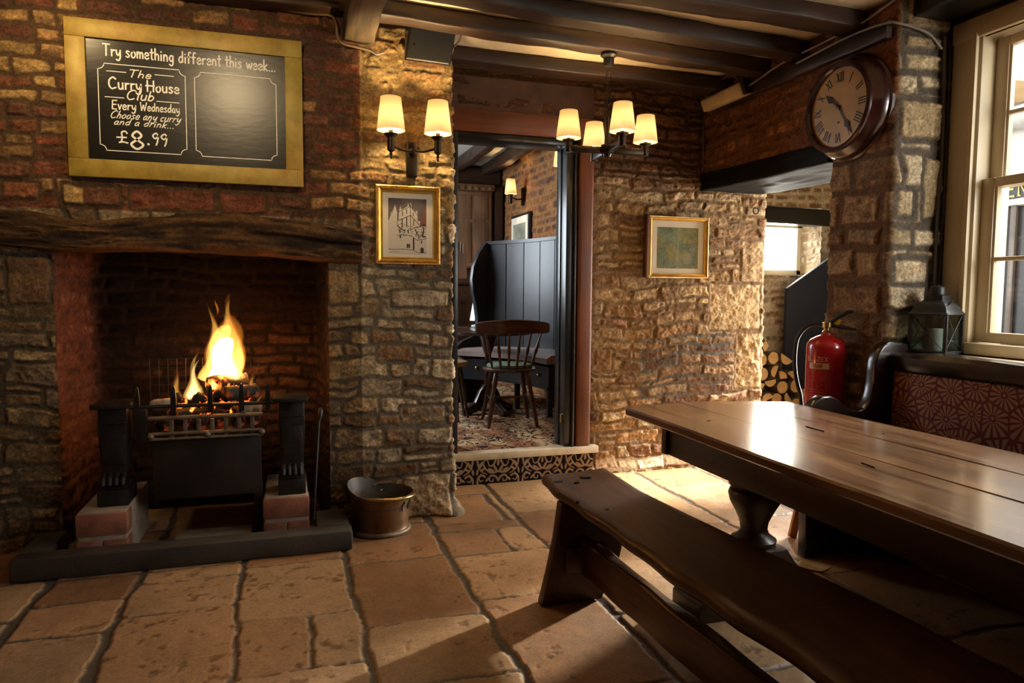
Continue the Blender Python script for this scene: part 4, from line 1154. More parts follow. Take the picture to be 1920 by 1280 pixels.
single('hearth_stone', MB().box(-0.56, -0.212, 3.60, 3.74, 0.001, 0.055, bev=0.006), mat('ash_dusted_stone', (0.20, 0.15, 0.10), 0.85, var=0.3, scale=12, bump=0.4), 'ash-dusted stone block lying between the brick plinths', 'stone')

gr = thing('fire_grate', 'black iron fire grate with claw-footed pillars and spiked rail', 'grate', (-0.41, 3.68, 0.235))
for (px, z0) in ((-0.805, 0.247), (-0.015, 0.240)):
    y0 = 3.60
    mb = MB()
    mb.box(px - 0.068, px + 0.062, y0 - 0.02, y0 + 0.17, z0, z0 + 0.075, bev=0.004)
    mb.box(px - 0.060, px + 0.054, y0 - 0.01, y0 + 0.16, z0 + 0.075, z0 + 0.09, bev=0.003)
    mb.prism([(-0.052, z0 + 0.14), (-0.062, 0.60), (-0.060, 0.70), (0.060, 0.70), (0.062, 0.60), (0.052, z0 + 0.14)], lambda a, b, d: (px + a, d, b), y0 + 0.005, y0 + 0.12, bev=0.005)
    mb.prism([(-0.045, z0 + 0.19), (-0.052, 0.58), (0.052, 0.58), (0.045, z0 + 0.19)], lambda a, b, d: (px + a, d, b), y0 - 0.003, y0 + 0.02, bev=0.004)
    mb.box(px - 0.055, px + 0.055, y0 - 0.004, y0 + 0.125, 0.625, 0.637, bev=0.003)
    mb.box(px - 0.085, px + 0.078, y0 - 0.03, y0 + 0.16, 0.70, 0.722, bev=0.006)
    p = part('pillar', mb, M_IRON, gr)
    mb = MB()
    for k in range(4):
        cx = px - 0.042 + 0.027 * k
        mb.tube([(cx, y0 + 0.05, z0 + 0.150), (cx, y0 + 0.015, z0 + 0.145), (cx, y0 - 0.008, z0 + 0.125), (cx, y0 - 0.014, z0 + 0.100), (cx, y0 - 0.008, z0 + 0.091)], [0.013, 0.0145, 0.0145, 0.013, 0.008], 8)
    part('claw_foot', mb, M_IRON, p)
fy0 = 3.60
for z, r in ((0.700, 0.009), (0.645, 0.010), (0.570, 0.008), (0.545, 0.007)):
    x0, x1 = (-0.735, -0.085) if z > 0.69 else (-0.655, -0.150)
    part('bar', MB().tube([(x0, fy0, z), (x1, fy0, z)], r, 8), M_IRONLIT if z < 0.69 else M_IRON, gr)
for k, x in enumerate((-0.700, -0.545, -0.385, -0.245, -0.125)):
    part('spike', MB().rings([[(x + a * .011, fy0 + b * .011, 0.665) for a, b in ((-1, -1), (1, -1), (1, 1), (-1, 1))], [(x + a * .012, fy0 + b * .012, 0.735) for a, b in ((-1, -1), (1, -1), (1, 1), (-1, 1))], [(x + a * .008, fy0 + b * .008, 0.785) for a, b in ((-1, -1), (1, -1), (1, 1), (-1, 1))], [(x + a * .003, fy0 + b * .003, 0.797) for a, b in ((-1, -1), (1, -1), (1, 1), (-1, 1))]]), M_IRON, gr)
for x in (-0.56, -0.50, -0.44, -0.38, -0.32, -0.26, -0.20):
    part('basket_bar', MB().box(x - 0.010, x + 0.010, fy0 + 0.014, fy0 + 0.024, 0.545, 0.63, bev=0.003), M_IRONLIT, gr)
for x in (-0.645, -0.40, -0.155):
    part('ball_knob', MB().sphere((x, fy0 - 0.004, 0.56), 0.016), M_IRONLIT, gr)
mb = MB(); mb.box(-0.705, -0.66, fy0 - 0.01, fy0 + 0.02, 0.535, 0.695, bev=0.003); part('cheek_plate', mb, M_IRON, gr)
part('ash_panel', MB().box(-0.648, -0.160, fy0 + 0.03, fy0 + 0.045, 0.246, 0.535, bev=.004), mat('ash_panel_iron', (0.020, 0.013, 0.010), 0.55, 0.3, var=0.5, scale=6), gr)
part('fire_tray', MB().box(-0.66, -0.14, fy0 + 0.03, 4.06, 0.537, 0.555, bev=0.003), M_IRON, gr)
part('leg_plate', MB().box(-0.20, -0.158, fy0 + 0.05, fy0 + 0.08, 0.0, 0.3, bev=0.003), M_IRON, gr)
# wire screen behind the coals
mb = MB(); sx = np.linspace(-0.73, -0.14, 15); sz = np.linspace(0.56, 0.875, 8)
for x in sx: mb.tube([(x, 4.10, 0.556), (x + 0.006 * math.sin(9 * x), 4.105, 0.88)], 0.0017, 5)
for z in sz: mb.tube([(-0.735, 4.102, z), (-0.4, 4.108, z + 0.004), (-0.135, 4.102, z)], 0.0017, 5)
part('wire_screen', mb, M_IRON, gr)

def ember(name, hot):
    m, nt, b = nodes_of(name)
    tc = N(nt, 'ShaderNodeTexCoord'); n = N(nt, 'ShaderNodeTexNoise', Scale=22.0, Detail=4.0)
    nt.links.new(tc.outputs['Object'], n.inputs['Vector'])
    r = ramp(nt, [(0.52, (0, 0, 0)), (0.60, (0.9, 0.10, 0.01)), (0.72, (1.0, 0.45, 0.10))]); nt.links.new(n.outputs['Fac'], r.inputs['Fac'])
    b.inputs['Base Color'].default_value = (0.018, 0.014, 0.012, 1); b.inputs['Roughness'].default_value = 0.9
    nt.links.new(r.outputs['Color'], b.inputs['Emission Color']); b.inputs['Emission Strength'].default_value = hot
    return m
M_EMBER = ember('glowing_coal', 5.0); M_COAL = ember('dull_coal', 0.12)
M_ASHLOG = mat('ash_white_log', (0.30, 0.26, 0.23), 0.95, var=0.5, scale=12, bump=0.7)
def lump(c, r, seed, s=(1, 1, 1)):
    b = bmesh.new(); bmesh.ops.create_icosphere(b, subdivisions=3, radius=1.0)
    P = np.array([v.co[:] for v in b.verts])
    q = fbm(P[:, 0] * 1.4 + seed, P[:, 1] * 1.4, P[:, 2] * 1.4, seed=seed, octaves=4, gain=.6)
    for v, k in zip(b.verts, q):
        v.co = Vector(((v.co.x * s[0]) * r * (1 + .35 * k) + c[0], (v.co.y * s[1]) * r * (1 + .35 * k) + c[1], (v.co.z * s[2]) * r * (1 + .35 * k) + c[2]))
    mbx = MB(); mbx.bm(b); return mbx
coal_spots = [(-0.60, 3.70, .59, .045), (-0.52, 3.72, .60, .045), (-0.44, 3.70, .59, .04), (-0.36, 3.71, .60, .048), (-0.27, 3.70, .59, .04), (-0.20, 3.72, .60, .042), (-0.58, 3.83, .60, .05), (-0.46, 3.84, .61, .05), (-0.35, 3.84, .62, .052), (-0.24, 3.85, .61, .05),
              (-0.55, 3.76, .685, .042), (-0.45, 3.75, .69, .043), (-0.36, 3.77, .70, .045), (-0.25, 3.77, .69, .043), (-0.42, 3.98, .61, .05), (-0.28, 3.98, .61, .05), (-0.56, 3.97, .60, .045)]
for i, (x, y, z, r) in enumerate(coal_spots):
    o = single('coal', lump((x, y, z + 0.014), r * 0.88, 200 + i), M_EMBER if i in (10, 11, 12, 13, 7, 8) else M_COAL, 'lump of coal burning in the iron grate', 'coal', group='coals in the fire grate', smooth=2)
def fire_log(p0, p1, r, seed, m_, label):
    p0, p1 = Vector(p0), Vector(p1); L = (p1 - p0).length
    mbx = MB(); pts = [p0.lerp(p1, t) for t in np.linspace(0, 1, 14)]
    rs = [r * (1 + 0.22 * float(vnoise([t * 7 + seed], [seed * 1.0])[0])) for t in np.linspace(0, 1, 14)]
    mbx.tube(pts, rs, 10)
    single('burning_log', mbx, m_, label, 'log', smooth=2)
fire_log((-0.42, 3.80, .775), (-0.24, 3.87, .770), .042, 3, M_EMBER, 'charred log across the top of the burning coals')
fire_log((-0.33, 3.70, .735), (-0.19, 3.78, .735), .036, 6, M_COAL, 'black charred log end at the front of the fire')
fire_log((-0.255, 3.655, .672), (-0.165, 3.69, .660), .030, 9, M_ASHLOG, 'ash-whitened log stub low at the right of the grate')
fire_log((-0.66, 3.68, .69), (-0.545, 3.70, .705), .025, 12, M_ASHLOG, 'ash-whitened log stub by the left pillar of the grate')

def flame_mat(name, color, strength):
    m = D.materials.new(name); m.use_nodes = True; nt = m.node_tree
    nt.nodes.remove(nt.nodes['Principled BSDF'])
    e = N(nt, 'ShaderNodeEmission', Color=c4(color), Strength=strength)
    nt.links.new(e.outputs[0], nt.nodes['Material Output'].inputs['Volume'])
    return m
M_FOUT = flame_mat('flame_orange', (1.0, 0.30, 0.03), 9.0)
M_FMID = flame_mat('flame_amber', (1.0, 0.52, 0.10), 28.0)
M_FIN = flame_mat('flame_core', (1.0, 0.75, 0.32), 60.0)
fr = thing('fire', 'tall yellow flames rising from the burning coals', 'fire', (-0.33, 3.83, 0.72))
def flame(name, base, h, r, lean, seed, m_, sq=0.6, power=1.0):
    mbx = MB(); rings = []; n = 20; k = 26
    for i in range(k + 1):
        t = i / k
        rad = r * (min(1, (t / 0.10) ** 0.5) if t < 0.10 else 1.0) * (1 - t) ** power * (1 + 0.25 * math.sin(t * 7 + seed)) + 0.0015 * (1 - t)
        cx = base[0] + lean * t ** 1.4 + 0.030 * h / 0.4 * math.sin(t * 6.0 + seed) * t
        cy = base[1] + 0.016 * math.sin(t * 5 + seed * 2) * t
        ring = []
        for j in range(n):
            a = 2 * PI * j / n
            w = 1 + 0.30 * float(vnoise([math.cos(a) * 1.3 + seed], [math.sin(a) * 1.3], [t * 4.5 * h / 0.4 + seed])[0])
            ring.append((cx + rad * w * math.cos(a), cy + rad * w * math.sin(a) * sq, base[2] + h * t))
        rings.append(ring)
    mbx.rings(rings)
    part(name, mbx, m_, fr, smooth=3)
FL = [((-0.325, 3.86, .77), .24, .080, .0, 1.9, M_FIN, .34), ((-0.325, 3.86, .765), .31, .092, .0, 1.1, M_FMID, .45), ((-0.320, 3.86, .765), .36, .100, .01, 2.6, M_FOUT, .55),
      ((-0.375, 3.85, .80), .36, .034, .005, 4.4, M_FMID, .75), ((-0.375, 3.85, .79), .40, .042, .0, 4.4, M_FOUT, .8), ((-0.285, 3.87, .80), .40, .046, .012, 6.1, M_FMID, .75), ((-0.285, 3.87, .79), .45, .055, .016, 6.1, M_FOUT, .8),
      ((-0.335, 3.85, .80), .33, .040, .012, 3.1, M_FMID, .7), ((-0.265, 3.86, .78), .22, .034, .03, 5.0, M_FMID, .7), ((-0.265, 3.86, .78), .26, .040, .035, 5.0, M_FOUT, .75),
      ((-0.49, 3.82, .69), .21, .024, .03, .6, M_FIN, .8), ((-0.49, 3.82, .69), .25, .034, .03, .6, M_FMID, .9), ((-0.555, 3.81, .69), .13, .020, -.012, 2.2, M_FMID, .8), ((-0.555, 3.81, .69), .16, .030, -.012, 2.2, M_FOUT, .9),
      ((-0.215, 3.80, .715), .10, .018, .02, 1.0, M_FMID, .8), ((-0.215, 3.80, .715), .12, .025, .02, 1.0, M_FOUT, .9), ((-0.45, 3.74, .72), .06, .014, .01, 3.0, M_FMID, .8), ((-0.185, 3.68, .66), .07, .010, .03, 2.0, M_FMID, .8)]
FL = [((p[0] - 0.022 if p[0] > -0.4 and p[0] < -0.25 else p[0], p[1], p[2]),) + tuple(q) for p, *q in FL]
for (b, h, r, le, sd, m_, pw) in FL:
    flame('flame', b, h, r, le, sd, m_, power=pw)
mbx = MB()
mbx.rings([[( -0.372 + 0.006 * math.sin(t * 5) + (0.006 * math.sin(PI * t)) * math.cos(a), 3.85 + 0.006 * math.sin(PI * t) * math.sin(a), 1.115 + 0.085 * t) for a in np.linspace(0, 2 * PI, 9)[:-1]] for t in np.linspace(0.02, 0.98, 10)])
part('flame_tongue', mbx, flame_mat('flame_tip', (1.0, 0.28, 0.03), 40.0), fr, smooth=3)

# poker leaning in the corner of the opening
mb = MB(); mb.tube([(0.085, 3.60, 0.099), (0.102, 3.66, 0.36), (0.118, 3.715, 0.56), (0.125, 3.735, 0.60)], [0.005, 0.006, 0.006, 0.006], 8)
pk = thing('fire_poker', 'thin black poker leaning in the right corner of the hearth', 'poker', (0.085, 3.60, 0.099))
part('shaft', mb, M_IRON, pk); part('grip', MB().tube([(0.123, 3.730, 0.585), (0.127, 3.742, 0.625), (0.128, 3.746, 0.64)], [0.010, 0.015, 0.007], 10), M_IRON, pk)

# ------------------------------------------------------------ coal bucket
bc = thing('coal_bucket', 'old copper coal bucket with a brass handle beside the pier', 'bucket', (0.42, 3.635, 0.0))
M_COPPER = mat('tarnished_copper', (0.15, 0.082, 0.038), 0.38, 0.6, var=0.6, scale=9, bump=0.2, stretch=(1, 1, 0.35))
M_COPIN = mat('sooty_copper_inside', (0.075, 0.070, 0.068), 0.5, 0.4, var=0.4, scale=8)
M_BRASS = mat('rubbed_brass', (0.50, 0.36, 0.13), 0.28, 0.95, var=0.2)
c0 = (0.42, 3.635)
def brim(a):   # higher towards the left and back, scuttle fashion
    return 0.205 + 0.055 * max(0.0, math.cos(a - math.radians(150))) ** 1.3
mb = MB(); nn = 48; rings = []
for t in (0, .06, .10, .14, .3, .5, .7, .85, .95, 1.0):
    ring = []
    for j in range(nn):
        a = 2 * PI * j / nn; H = brim(a)
        r = {0: .150, .06: .152, .10: .146, .14: .142}.get(t, .142 + .012 * t + .016 * max(0, t - .7) / .3)
        ring.append((c0[0] + r * math.cos(a), c0[1] + r * math.sin(a) * 0.93, H * t if t > 0.2 else 0.22 * t))
    rings.append(ring)
inner = []
for t in (1.0, .8, .5, .2, .1):
    ring = []
    for j in range(nn):
        a = 2 * PI * j / nn; H = brim(a); r = .139 + .012 * t + .016 * max(0, t - .7) / .3
        ring.append((c0[0] + r * math.cos(a), c0[1] + r * math.sin(a) * 0.93, H * t - (0.002 if t == 1 else 0)))
    inner.append(ring)
part('body', MB().rings(rings, closed_ends=False), M_COPPER, bc); part('lining', MB().rings(inner, closed_ends=False), M_COPIN, bc, label='sooty grey lining')
mb = MB(); mb.lathe([(.150, .0), (.156, .004), (.158, .012), (.154, .020), (.148, .024)], (c0[0], c0[1], 0), 48, sy=0.93); part('foot_ring', mb, M_IRONLIT, bc)
pts = []
for k in range(25):
    a = math.radians(-150 + 190 * k / 24)
    pts.append((c0[0] + 0.010 + 0.166 * math.cos(a), c0[1] + 0.155 * math.sin(a), 0.193 + 0.012 * math.cos(a + 2.1)))
part('handle', MB().tube(pts, 0.0075, 10), M_BRASS, bc)
mb = MB()
for an in (-28, -48):
    a = math.radians(an); r = .157
    mb = MB(); mb.tube([(c0[0] + r * math.cos(a), c0[1] + r * .93 * math.sin(a), .185), (c0[0] + (r + .004) * math.cos(a + .03), c0[1] + (r + .004) * .93 * math.sin(a + .03), .165), (c0[0] + (r - .001) * math.cos(a - .05), c0[1] + (r - .001) * .93 * math.sin(a - .05), .15), (c0[0] + (r - .003) * math.cos(a - .05), c0[1] + (r - .003) * .93 * math.sin(a - .05), .125)], .003, 6)
    part('handle_bracket', mb, M_IRON, bc)
part('inside_shade', MB().lathe([(.001, .118), (.135, .12), (.139, .125)], (c0[0], c0[1], 0), 40, sy=.93), mat('shaded_coal_dust', (0.015, 0.012, 0.011), 0.95, var=0.4, scale=30, bump=0.8), bc)  # dark disc of coal dust, the bucket's inner shade put into its colour
single('cork', lump((0.405, 3.56, 0.143), 0.016, 77, (0.8, 0.9, 1.2)), M_CUT, 'small pale cork lying in the copper bucket', 'cork', smooth=2)

# ------------------------------------------------------------ gilt framed pictures
def bead_rect(mb, x0, x1, z0, z1, y, r, step):
    for (a, b, c, e) in ((x0, z0, x1, z0), (x0, z1, x1, z1), (x0, z0, x0, z1), (x1, z0, x1, z1)):
        n = int(math.hypot(c - a, e - b) / step)
        for k in range(n + 1):
            t = k / n; mb.sphere((a + (c - a) * t, y, b + (e - b) * t), r, 6)
def mould(x0, x1, z0, z1, prof, y):
    """mitred frame; prof of (inset, stand-off)"""
    mbx = MB(); rings = []
    for (i, o) in prof:
        rings.append([(x0 + i, y - o, z0 + i), (x1 - i, y - o, z0 + i), (x1 - i, y - o, z1 - i), (x0 + i, y - o, z1 - i)])
    mbx.rings(rings, closed_ends=False, loop=True)
    return mbx
def art(name, x0, x1, z0, z1, y, colfn, parent, nx=260, label=None):
    nz_ = max(8, int(nx * (z1 - z0) / (x1 - x0)))
    a, b = np.meshgrid(np.linspace(0, 1, nx), np.linspace(0, 1, nz_), indexing='ij')
    v = np.stack([x0 + (x1 - x0) * a, np.full(a.shape, y), z0 + (z1 - z0) * b], -1).reshape(-1, 3)
    ix = np.arange(a.size).reshape(a.shape)
    q = np.stack([ix[:-1, :-1], ix[1:, :-1], ix[1:, 1:], ix[:-1, 1:]], -1).reshape(-1, 4)
    o = grid_object(name, v, q, M_PRINT, colfn(a, b).reshape(-1, 3), parent, top_of(parent)['_o'])
    if label: o['label'] = label
    return o
M_PRINT = painted('printed_paper', rough=0.7, fine=120, amount=0.06, bump=0.0)
def lines_mask(a, b, segs, asp=1.4):
    best = np.full(a.shape, 9.0)
    for s in segs:
        w = s[-1]; p = s[:-1]
        for (x0, y0), (x1, y1) in zip(p, p[1:]):
            dx, dy = x1 - x0, (y1 - y0) * asp
            t = np.clip(((a - x0) * dx + (b - y0) * asp * dy) / max(dx * dx + dy * dy, 1e-9), 0, 1)
            best = np.minimum(best, np.hypot(a - x0 - t * dx, (b - y0) * asp - t * dy) - w)
    return sstep(0.006, -0.004, best)
def inside(a, b, poly):
    r = np.zeros(a.shape, bool); n = len(poly)
    for i in range(n):
        (x0, y0), (x1, y1) = poly[i], poly[(i + 1) % n]
        if y0 == y1: continue
        c = ((y0 > b) != (y1 > b)) & (a < (x1 - x0) * (b - y0) / (y1 - y0) + x0)
        r ^= c
    return r
def church(a, b):
    paper = np.array([0.60, 0.54, 0.48]); sky = np.array([0.065, 0.048, 0.052])
    c = np.tile(paper, a.shape + (1,)) * (0.93 + 0.1 * fbm(a * 6, b * 9, seed=3))[..., None]
    sk = (b > 0.52) * (0.8 + 0.35 * fbm(a * 4, b * 4, seed=5))
    c = blend(c, np.tile(sky, a.shape + (1,)), np.clip((b > 0.60) * 1.0, 0, 1) * np.clip(0.75 + sk * 0.2, 0, 1))
    red = inside(a, b, [(0.82, 0.52), (0.86, 0.66), (0.98, 0.90), (1, 0.92), (1, 0.5)])
    c[red] = np.array([0.22, 0.085, 0.075])
    tower = [(0.26, 0.40), (0.26, 0.60), (0.28, 0.74), (0.29, 0.80), (0.32, 0.87), (0.34, 0.79), (0.50, 0.86), (0.52, 0.93), (0.54, 0.86), (0.57, 0.86), (0.59, 0.95), (0.61, 0.84), (0.72, 0.76), (0.75, 0.80), (0.77, 0.70), (0.76, 0.62), (0.82, 0.54), (0.82, 0.40)]
    tur = [(0.0, 0.05), (0.02, 0.62), (0.07, 0.74), (0.10, 0.76), (0.18, 0.90), (0.24, 0.74), (0.23, 0.5), (0.26, 0.3), (0.26, 0.05)]
    low = [(0, 0.0), (0, 0.5), (0.3, 0.45), (0.7, 0.45), (1, 0.5), (1, 0)]
    for pl in (low, tower, tur):
        c[inside(a, b, pl)] = paper
    ink = [[(.0, .62), (.10, .74), (.18, .90), (.24, .74), .004], [(.24, .74), (.23, .5), .004], [(.58, .88), (.58, .42), .007], [(.27, .60), (.58, .70), (.80, .54), .008], [(.29, .76), (.58, .86), (.77, .70), .006], [(.36, .62), (.36, .48), .012], [(.48, .66), (.48, .50), .013], [(.37, .76), (.37, .69), .01], [(.48, .80), (.48, .73), .011], [(.66, .62), (.66, .52), .009], [(.65, .75), (.65, .69), .009],
           [(.24, .50), (.40, .42), .012], [(.65, .47), (.82, .50), (.99, .54), .009], [(.30, .43), (.30, .38), .014], [(.42, .42), (.42, .38), .01], [(.52, .43), (.52, .38), .012], [(.22, .33), (.35, .345), (.60, .33), (.76, .25), (1, .29), .006], [(.70, .44), (.80, .33), (.80, .28), .012], [(.66, .28), (.66, .09), .02],
           [(0, .085), (.10, .075), (.40, .085), (.62, .075), (.80, .02), (1, .03), .006], [(.93, .46), (.90, .32), (.97, .32), .016], [(.50, .17), (.50, .12), .022], [(.55, .17), (.55, .12), .020], [(.31, .32), (.31, .29), .018], [(.87, .24), (.87, .20), .014], [(.04, .035), (.14, .03), (.26, .035), .003]]
    k = lines_mask(a, b, ink)
    k = np.maximum(k, inside(a, b, [(.84, .02), (.84, .10), (.88, .13), (.93, .10), (.93, .02)]) * 1.0)
    k = np.maximum(k, 0.75 * ((fbm(a * 30, b * 40, seed=9) > 0.45) & (b > .3) & (b < .56) & (a > .25)))
    return blend(c, np.tile(np.array([0.035, 0.025, 0.025]), a.shape + (1,)), k)
def county_map(a, b):
    g = fbm(a * 4, b * 4, seed=21, octaves=5)
    c = np.tile(np.array([0.135, 0.175, 0.10]), a.shape + (1,)) * (1 + 0.35 * g + 0.25 * fbm(a * 40, b * 40, seed=29, octaves=3))[..., None]
    y = sstep(0.05, 0.5, fbm(a * 3 + 7, b * 3, seed=23, octaves=4) + 1.1 * ((a > .52) & (b > .62)) + 0.6 * np.exp(-((a - .38) / .1) ** 2 - ((b - .38) / .25) ** 2))
    c = blend(c, np.tile(np.array([0.30, 0.25, 0.045]), a.shape + (1,)), y * (0.45 + 0.4 * fbm(a * 12, b * 12, seed=31, octaves=3)).clip(0, 1))
    c = blend(c, np.tile(np.array([0.27, 0.235, 0.165]), a.shape + (1,)), sstep(.0, .5, fbm(a * 4 + 3, b * 4 + 8, seed=25, octaves=4)) * ((a > .45) & (b < .55)) * 0.7)
    c = blend(c, np.tile(np.array([0.10, 0.09, 0.06]), a.shape + (1,)), np.maximum(sstep(0.07, 0.0, np.abs(fbm(a * 9, b * 9, seed=27, octaves=4))), sstep(0.10, 0.0, np.abs(fbm(a * 21, b * 21, seed=28, octaves=3)))) * 0.6)
    c = blend(c, np.tile(np.array([0.32, 0.29, 0.17]), a.shape + (1,)), (np.abs(a - .505) < .008) * 0.8)
    return c
FPROF = [(0.0, 0.0), (0.0, 0.020), (0.006, 0.024), (0.010, 0.018), (0.016, 0.026), (0.024, 0.024), (0.028, 0.016), (0.034, 0.016), (0.038, 0.010), (0.040, 0.004), (0.040, 0.0)]
def picture(name, label, x0, x1, z0, z1, y, k, mount, fn, artname, artlabel):
    root = thing(name, label, 'picture', ((x0 + x1) / 2, y, z0))
    mbx = mould(x0, x1, z0, z1, [(i * k, o) for i, o in FPROF], y - 0.004)
    f = part('frame', mbx, M_GOLD, root, smooth=0.3)
    mb2 = MB(); bead_rect(mb2, x0 + 0.004, x1 - 0.004, z0 + 0.004, z1 - 0.004, y - 0.025, 0.0042, 0.0085)
    part('beading', mb2, mat('pale_gilt_bead', (0.80, 0.60, 0.30), 0.3, 0.8), f)
    w = 0.040 * k
    part('mount', MB().box(x0 + w - .004, x1 - w + .004, y - 0.012, y - 0.004, z0 + w - .004, z1 - w + .004), M_WHITEPRINT, root)
    a, b, c, e = mount
    art(artname, a, b, c, e, y - 0.0125, fn, root, label=artlabel)
    return root
picture('framed_picture', 'gilt framed drawing of a church tower hung on the pier under the wall lamp', 0.421, 0.765, 1.392, 1.806, 3.795, 1.0, (0.488, 0.692, 1.447, 1.740), church, 'ink_drawing', 'ink drawing of a church tower')
picture('framed_picture', 'gilt framed map on the stone wall right of the doorway', 2.338, 2.806, 1.352, 1.776, 4.376, 0.78, (2.408, 2.730, 1.418, 1.702), county_map, 'map_print', 'green and yellow map')
single('picture_side_board', MB().box(2.312, 2.334, 4.345, 4.385, 1.352, 1.782, bev=0.003), M_ORANGEWOOD, 'thin brown board edge behind the left side of the framed map', 'board')
# ------------------------------------------------------------ long table
tb = thing('dining_table', 'long dark plank-topped oak table with turned pedestal legs', 'table', (1.77, 1.4, 0.0))
tx = [1.372, 1.676, 1.935, 2.185]
tp = None
for i in range(3):
    x0, x1 = tx[i] + (0.0 if i == 0 else 0.0018), tx[i + 1] - (0.0018 if i < 2 else 0)
    e0, e1 = (2.735, 2.80) if i == 0 else ((2.80, 2.785) if i == 1 else (2.785, 2.70))
    n = 40; rings = []
    for k in range(n + 1):
        t = k / n; zj = 0.0012 * math.sin(t * 9 + i * 2)
        wob = 0.003 * math.sin(t * 14 + i) if i != 1 else 0
        sec = []
        for (sx_, sz_) in ((0, .716), (0, .742), (.25, .750), (.6, .7505), (1, .7505)):
            pass
        xl, xr = x0 + (wob if i == 0 else 0), x1 + (wob if i == 2 else 0)
        L_ = [(xl + .006, .716), (xl, .722), (xl, .743), (xl + .007, .750)] if i == 0 else [(xl, .718), (xl, .7475), (xl + .0025, .750)]
        R_ = [(xr - .007, .750), (xr, .743), (xr, .722), (xr - .006, .716)] if i == 2 else [(xr - .0025, .750), (xr, .7475), (xr, .718)]
        ring = []
        for (x, z) in L_ + R_:
            f = (x - xl) / (xr - xl); yend = e0 + (e1 - e0) * f
            if z < .724 or z > .749: yend -= 0.0025
            y = yend - (yend - 0.05) * t
            ring.append((x, y, z + zj))
        rings.append(ring)
    p = part('top_plank', MB().rings(rings), M_TABLETOP, tb, smooth=0.7)
M_KNOT = mat('table_knot', (0.006, 0.003, 0.002), 0.6, bump=0.5)
for (kx, ky, kw, kd, ka) in ((1.545, 2.36, .012, .005, .4), (1.60, 1.62, .03, .0012, 1.45), (1.84, 2.12, .05, .0016, 1.55), (2.02, 1.98, .008, .004, .3), (1.62, 1.12, .010, .005, 0)):
    pts = [(kx + kw * math.cos(q) * math.cos(ka) - kd * math.sin(q) * math.sin(ka), ky + kw * math.cos(q) * math.sin(ka) + kd * math.sin(q) * math.cos(ka)) for q in np.linspace(0, 2 * PI, 13)[:-1]]
    mb = MB(); mb.rings([[(p[0], p[1], .745) for p in pts], [(p[0], p[1], .7525) for p in pts]])
    part('knot', mb, M_KNOT, tb)
ax0, ax1 = 1.462, 2.085
for (x0, x1) in ((ax0, ax0 + .03), (ax1 - .03, ax1)):
    part('apron', MB().box(x0, x1, 0.25, 2.515, .585, .714, bev=.004), M_TABLE, tb)
part('end_apron', MB().box(ax0 - 0.012, ax1 + 0.012, 2.52, 2.56, .585, .714, bev=.006), M_TABLE, tb)
part('end_apron', MB().box(ax0, ax1, 0.20, 0.24, .585, .714, bev=.004), M_TABLE, tb)
LEGP = [(.060, .255), (.085, .260), (.088, .275), (.060, .295), (.052, .315), (.056, .345), (.074, .385), (.096, .425), (.103, .455), (.098, .470), (.086, .476), (.088, .482), (.102, .490), (.105, .520), (.098, .545), (.082, .560), (.070, .566), (.074, .580), (.074, .714)]
for (yy, nm) in ((2.33, 0), (0.55, 1)):
    part('leg', MB().lathe(LEGP, (1.745, yy, 0), 32), M_TABLE, tb)
    mb = MB(); mb.prism([(1.44, 0.0), (1.44, .07), (1.52, .10), (1.62, .20), (1.66, .256), (1.83, .256), (1.87, .20), (1.97, .10), (2.05, .07), (2.05, 0.0)], lambda a, b, d: (a, d, b), yy - 0.10, yy + 0.10, bev=.010)
    part('foot', mb, M_TABLE, tb)

# ------------------------------------------------------------ bench
bn = thing('bench', 'worn wavy-edged oak plank bench beside the long table', 'bench', (1.18, 1.6, 0.0))
Lp_ = [(2.815, 1.016), (2.62, 1.004), (2.41, 1.014), (2.05, 1.024), (1.77, 1.022), (1.61, 1.030), (1.46, 1.036), (1.36, 1.048), (1.23, 1.056), (.9, 1.06), (.35, 1.06)]
Rp_ = [(2.850, 1.338), (2.70, 1.338), (2.51, 1.330), (2.15, 1.352), (1.86, 1.370), (1.65, 1.397), (1.47, 1.420), (1.32, 1.440), (1.06, 1.452), (.9, 1.45), (.35, 1.42)]
def ev(P, y):
    P = sorted(P); return float(np.interp(y, [p[0] for p in P], [p[1] for p in P]))
n = 90; rings = []
for k in range(n + 1):
    t = k / n
    yl = 2.815 - (2.815 - .35) * t; yr = 2.850 - (2.85 - .35) * t
    xl, xr = ev(Lp_, yl), ev(Rp_, yr)
    xl += 0.004 * math.sin(yl * 21); 
    top = 0.460 - 0.004 * math.sin(t * 11) ; ring = []
    m = 9
    ring += [(xl + .020, yl, .410), (xl + .005, yl, .416), (xl - .002, yl, .433), (xl + .003, yl, .450), (xl + .014, yl, top - .001)]
    for j in range(1, m):
        f = j / m; ring.append((xl + (xr - xl) * f, yl + (yr - yl) * f, top - 0.006 * math.sin(PI * f) * (0.6 + 0.4 * math.sin(t * 17 + f * 3))))
    ring += [(xr - .012, yr, top - .001), (xr - .002, yr, .450), (xr, yr, .435), (xr - .004, yr, .417), (xr - .014, yr, .410)]
    rings.append(ring)
